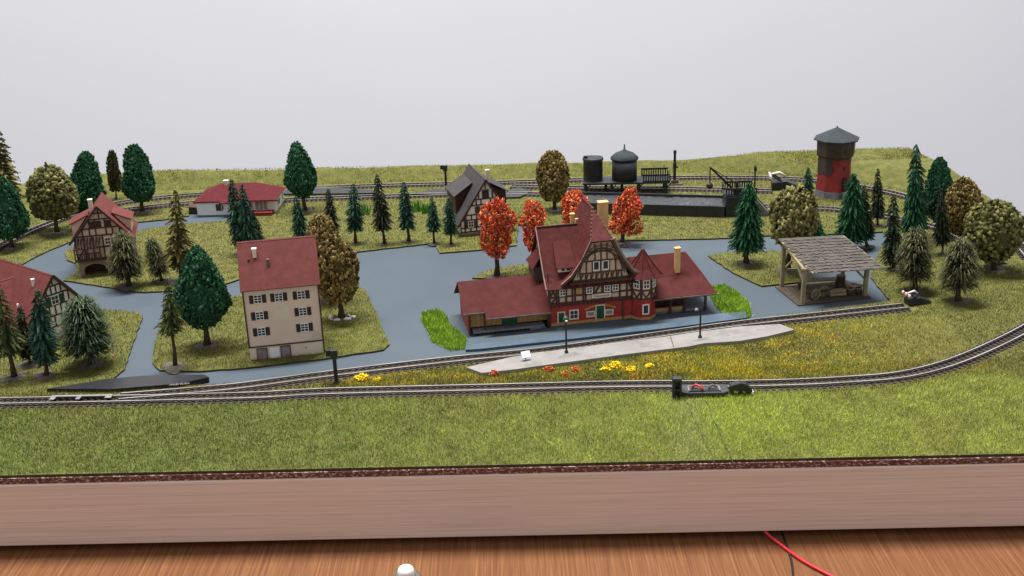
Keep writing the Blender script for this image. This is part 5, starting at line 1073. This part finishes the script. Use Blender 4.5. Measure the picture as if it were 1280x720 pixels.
def tree(name, kind, bx, by, cx, top, cb, wpx, label, cat='tree', group=None, foot=.45, dark=0):
    b = G(bx, by, TH if True else 0); b = Vector((b.x, b.y, 0)); h = height(b, top); hc = height(b, cb) if cb < by else .1
    s = FPX/depth((b.x, b.y, (h+hc)/2)); R = wpx/2/s; zb = float(hill(b.x, b.y))
    mid = ppx((b.x, b.y, (h+hc)/2))[0]; lean = (cx-mid)/s; ang = math.atan2(lean, (h+hc)/2)
    r = thing(name, label, cat, (b.x, b.y, max(TH-.04, zb)), group=group); r.rotation_euler = (random.uniform(-.03, .03), ang, 0)
    rt = max(.06, min(.16, R*.13)); hb = max(hc, .05)
    pts = [Vector((0, 0, -.05)), Vector((random.uniform(-.05, .05), 0, hb*.5)), Vector((random.uniform(-.05, .05), random.uniform(-.05, .05), hb+.1)), Vector((0, 0, h*.93))]
    t = MB().tube(pts, [rt*1.6, rt, rt*.8, rt*.25], 8)
    for k in range(5): a = k*1.3+random.random(); t.tube([(0, 0, .12), (rt*1.6*math.cos(a), rt*1.6*math.sin(a), .05), (rt*3*math.cos(a), rt*3*math.sin(a), -.03)], [rt*.7, rt*.5, rt*.15], 5)
    if kind == 'autumn':
        for k in range(9): a = k*2.4; z = hb+(h-hb)*(.1+.09*k); t.tube([(0, 0, z-.2), (R*.35*math.cos(a), R*.35*math.sin(a), z+.05), (R*.75*math.cos(a), R*.75*math.sin(a), z+.35)], [rt*.6, rt*.4, rt*.1], 5)
    t.build('trunk', M['trunk'], r, True)
    ms = CM[kind]; i = used.get(kind, 0); used[kind] = i+1
    c = bpy.data.objects.new('crown', ms[i % len(ms)]); link(c); c.parent = r; c.location = (0, 0, hc); c.scale = (R*1.02, R*1.02*random.uniform(.9, 1.05), max(.2, h-hc)); c.rotation_euler = (0, 0, random.uniform(0, 6.28))
    if 'twig' in label:
        MB().tube([(0, 0, h-.2), (-.05, 0, h+.2), (-.12, 0, h+.42)], [.12, .09, .07], 6).build('twig', M['trunk'], r)
    if foot: f = bpy.data.objects.new('foot', FOOT[i % 3]); link(f); f.parent = r; f.scale = (foot, foot, foot*.7); f.rotation_euler = (0, 0, random.uniform(0, 6))
    return r
RW_ = 'conifers in a row on the field'; RT_ = 'red autumn trees round the station'; RC = 'trees in the clump at the right'; LC = 'conifers in front of the house at the left edge'
T_ = [
 ('larch_tree', 'yellow', -2, 292, -1, 163, 262, 84, 'tall yellowish brown open conifer cut by the left edge, tallest there', None),
 ('broadleaf_tree', 'densecone', 16, 310, 8, 222, 297, 52, 'dark green conifer at the far left edge in front of the tall yellowish one', None),
 ('broadleaf_tree', 'olive', 72, 291, 64, 211, 272, 55, 'round olive tree with a twig sticking out of its top, far left', None),
 ('broadleaf_tree', 'densecone', 109, 264, 108, 191, 262, 46, 'dark green blunt topped tree directly behind the balcony house', None),
 ('cypress_tree', 'cypress', 145, 249, 142, 189, 240, 15, 'thin brown cypress between two dark green trees at the back', None),
 ('broadleaf_tree', 'densecone', 178, 265, 172, 181, 251, 45, 'big dark green tree on a grey foot right of the balcony house', None),
 ('spruce_tree', 'yellow', 226, 352, 222, 238, 336, 42, 'pointed yellow brown layered spruce left of the road junction, below the bungalow', None),
 ('pine_tree', 'droop', 161, 358, 156, 290, 346, 50, 'bushy olive pine hiding the right side of the balcony house', None),
 ('pine_tree', 'droop', 203, 352, 194, 298, 343, 32, 'small dark olive pine between the bushy pine and the yellow brown spruce', None),
 ('spruce_tree', 'light', 219, 458, 213, 350, 416, 34, 'slim pale green spruce on a long bare trunk beside the road', None),
 ('broadleaf_tree', 'dense', 259, 432, 251, 311, 407, 67, 'large egg shaped dark green tree on the lawn left of the tall house', None),
 ('spruce_tree', 'spruce', 303, 318, 295, 226, 305, 30, 'left and tallest of the three spruces in front of the bungalow', 'spruces in front of the bungalow'),
 ('spruce_tree', 'spruce', 316, 322, 308, 230, 308, 30, 'middle spruce of the three before the bungalow, close against the tallest', 'spruces in front of the bungalow'),
 ('spruce_tree', 'sprucebrown', 325, 318, 319, 262, 306, 20, 'lowest spruce of the three before the bungalow terrace', 'spruces in front of the bungalow'),
 ('broadleaf_tree', 'dense', 382, 264, 375, 179, 246, 41, 'large dark green tree on a grey foot right of the bungalow', None),
 ('spruce_tree', 'spruce', 377, 303, 373, 246, 295, 24, 'first spruce of the row, just above the tall house roof', RW_),
 ('spruce_tree', 'sprucebrown', 417, 303, 413, 237, 290, 24, 'brownish spruce second in the row, behind the golden trees', RW_),
 ('spruce_tree', 'spruce', 445, 304, 443, 231, 288, 27, 'third spruce of the row, first one clear of the golden trees', RW_),
 ('spruce_tree', 'sprucebrown', 481, 305, 475, 219, 288, 27, 'tallest spruce of the row, brownish with a split trunk', RW_),
 ('spruce_tree', 'spruce', 511, 302, 507, 228, 286, 28, 'green spruce right of the tallest one in the row', RW_),
 ('spruce_tree', 'spruce', 543, 304, 541, 248, 290, 21, 'small spruce second from the charcoal roofed house', RW_),
 ('spruce_tree', 'spruce', 564, 306, 562, 248, 293, 22, 'small spruce touching the left side of the charcoal roofed house', RW_),
 ('broadleaf_tree', 'brown', 410, 375, 404, 272, 352, 46, 'golden brown tree half hidden behind its twin, by the tall house', 'golden brown trees right of the tall house'),
 ('broadleaf_tree', 'brown', 427, 398, 420, 301, 377, 54, 'large golden brown tree with white stones at its foot, right of the tall house', 'golden brown trees right of the tall house'),
 ('broadleaf_tree', 'brown', 693, 263, 691, 191, 251, 37, 'brown round tree on the back field right of the charcoal roofed house', None),
 ('autumn_tree', 'autumn', 621, 346, 621, 251, 320, 45, 'red autumn tree standing alone left of the station roof', RT_),
 ('autumn_tree', 'autumn', 672, 338, 667, 252, 314, 36, 'red autumn tree behind the left end of the station main roof', RT_),
 ('autumn_tree', 'autumn', 720, 322, 718, 240, 300, 44, 'red autumn tree just behind the peak of the station roof', RT_),
 ('autumn_tree', 'autumn', 777, 304, 784, 236, 293, 40, 'red autumn tree right of the tall station chimney', RT_),
 ('fir_tree', 'firdense', 933, 330, 935, 231, 311, 47, 'bright green dense fir on the grass island left of the timber shed', None),
 ('broadleaf_tree', 'khaki', 984, 339, 992, 235, 306, 54, 'bushy khaki tree at the left post of the timber shed', None),
 ('spruce_tree', 'firdense', 1021, 312, 1018, 262, 303, 30, 'dark fir mostly hidden behind the khaki tree', None),
 ('spruce_tree', 'spruce', 1010, 250, 1010, 209, 243, 18, 'tiny spruce at the left foot of the water tower', None),
 ('fir_tree', 'firdense', 1064, 310, 1066, 219, 300, 42, 'dark green fir right in front of the water tower foot', None),
 ('spruce_tree', 'sprucebrown', 1084, 308, 1082, 232, 298, 26, 'brownish spruce close behind the dark fir by the water tower', None),
 ('spruce_tree', 'sprucebrown', 1097, 282, 1097, 211, 273, 21, 'single slender spruce standing free right of the water tower', None),
 ('spruce_tree', 'sprucebrown', 1116, 337, 1116, 244, 328, 32, 'grey green spruce nearest the right end of the shed roof', RC),
 ('fir_tree', 'spruce', 1147, 305, 1145, 180, 288, 36, 'tallest spruce of the right clump, with a long thin tip', RC),
 ('fir_tree', 'firdense', 1143, 318, 1143, 214, 292, 36, 'lighter green fir directly in front of the tallest spruce', RC),
 ('broadleaf_tree', 'densecone', 1173, 296, 1174, 198, 274, 40, 'dark green blunt topped tree between the tallest spruce and the golden tree', RC),
 ('spruce_tree', 'sprucebrown', 1178, 318, 1177, 236, 305, 24, 'thin grey brown spruce left of the golden ball tree', RC),
 ('broadleaf_tree', 'brown', 1207, 312, 1206, 225, 293, 47, 'golden brown ball tree at the back of the right clump', RC),
 ('broadleaf_tree', 'olive', 1243, 338, 1242, 253, 323, 64, 'big olive ball tree at the far right of the clump', RC),
 ('pine_tree', 'droop', 1143, 364, 1145, 286, 350, 55, 'drooping olive pine left of two beside the buffer stop', RC),
 ('pine_tree', 'droop', 1198, 377, 1200, 300, 360, 56, 'drooping olive pine right of two, nearest the curved track', RC),
 ('spruce_tree', 'light', 18, 472, 6, 356, 442, 46, 'pale green spruce on a thin bent trunk at the left edge', LC),
 ('spruce_tree', 'sprucebrown', 37, 456, 30, 384, 446, 30, 'dark spruce between the pale green and the blue green ones', LC),
 ('spruce_tree', 'spruce', 58, 470, 52, 364, 452, 40, 'blue green spruce in front of the red roof at the left', LC),
 ('pine_tree', 'droopgreen', 114, 457, 105, 373, 442, 74, 'wide drooping green pine on the lawn right of the left edge house', LC),
]
for nm, kd, bx, by, cx, tp, cb, wp, lb, gr in T_:
    small = wp < 30
    t = tree(nm, kd, bx, by, cx, tp, cb, wp, lb, 'tree', gr, foot=.55 if small else .85)
# small extras: twig on the round olive tree, stones, shrubs, stray bits
def stones(name, px, py, n, spread, label, size=.12, m='white'):
    p = G(px, py); r = thing(name, label, 'stones', (p.x, p.y, TH-.02))
    for i in range(n):
        a = 2*math.pi*i/n+random.uniform(-.2, .2); q_ = spread*random.uniform(.75, 1.05) if n > 4 else spread*random.uniform(.2, 1); c = Vector((math.cos(a)*q_, math.sin(a)*q_*.6, .05)); s = size*random.uniform(.6, 1.3)
        q = MB().lathe([(.3*s, -.5*s), (s, -.1*s), (.8*s, .5*s), (.2*s, .7*s)], 7, (c.x, c.y), c.z); o = MB(); o.add([(a_+random.uniform(-.3, .3)*s, b+random.uniform(-.3, .3)*s, d) for a_, b, d in q.v], q.f); o.build('pebble', M[m], r)
stones('stone_ring', 426, 400, 12, .75, 'ring of whitish pebbles at the foot of the large golden brown tree'); stones('pebbles', 218, 460, 4, .2, 'few pale pebbles at the foot of the slim pale green spruce'); stones('pebbles', 19, 334, 3, .25, 'pale stone lump beside the road above the left edge house', .22, 'base')
stones('white_stone', 92, 262, 2, .2, 'white scrap lying beside the back track behind the balcony house', .2)
def shrub(px, py, h, label):
    p = G(px, py); V = []; F = []; T = []; rng = np.random.default_rng(int(px))
    for i in range(60):
        a = rng.uniform(0, 6.28); r_ = rng.uniform(0, .35); c = np.array([p.x+r_*math.cos(a), p.y+r_*math.sin(a), TH]); e = c+np.array([rng.normal(0, .25), rng.normal(0, .2), h*rng.uniform(.4, 1)]); s = np.array([.05, 0, 0]); n = len(V); V += [c-s, c+s, e]; F.append((n, n+1, n+2)); t = np.array([.10, .24, .03])*rng.uniform(.6, 1.4); T += [t, t, t]
    o = bpy.data.objects.new('shrub', crown_mesh('shrub', np.array(V), F, np.array(T))); link(o); tag(o, label, 'shrub', 'bright green sprigs behind the conifer row')
shrub(456, 270, 1.1, 'bright green sprig between the third and the tallest spruce of the row'); shrub(521, 266, 1.1, 'bright green sprig just right of the green spruce in the row'); shrub(531, 268, 1.0, 'bright green sprig left of the two small spruces at the dark house')
def flowers(px, py, r_, label, cols, n=90):
    p = G(px, py); rng = np.random.default_rng(int(px)); me = clump_crown('flower_clump', ball, n, .22, cols, int(px), core=.5); o = bpy.data.objects.new('flower_clump', me); link(o); o.location = (p.x, p.y, TH-.03); o.scale = (r_, r_*.8, r_*.95); tag(o, label, 'flowers', 'flower clumps between the front tracks')
YL = [(.80,.58,.01), (.88,.70,.04), (.70,.48,.01)]; RR = [(.50,.10,.03), (.40,.06,.03), (.60,.22,.05)]
flowers(452, 477, .32, 'yellow flower clump at the left tip of the flowering strip', YL); flowers(472, 478, .2, 'small yellow flower clump next to the leftmost yellow one', YL, 50)
flowers(770, 462, .33, 'largest yellow flower clump below the right half of the platform', YL); flowers(788, 466, .26, 'yellow flower clump right of the largest one', YL); flowers(812, 462, .24, 'rightmost yellow flower clump of the strip', YL); flowers(757, 466, .25, 'small yellow flower clump left of the largest one', YL, 60)
flowers(617, 471, .27, 'reddish flower clump below the left tip of the platform', RR); flowers(686, 466, .26, 'reddish flower clump below the middle of the platform', RR); flowers(720, 466, .26, 'orange red flower clump left of the yellow ones', RR); flowers(707, 471, .2, 'small red flower clump nearest the front rail', RR, 50)
flowers(794, 474, .16, 'tiny red flower clump among the yellow ones', RR, 40)
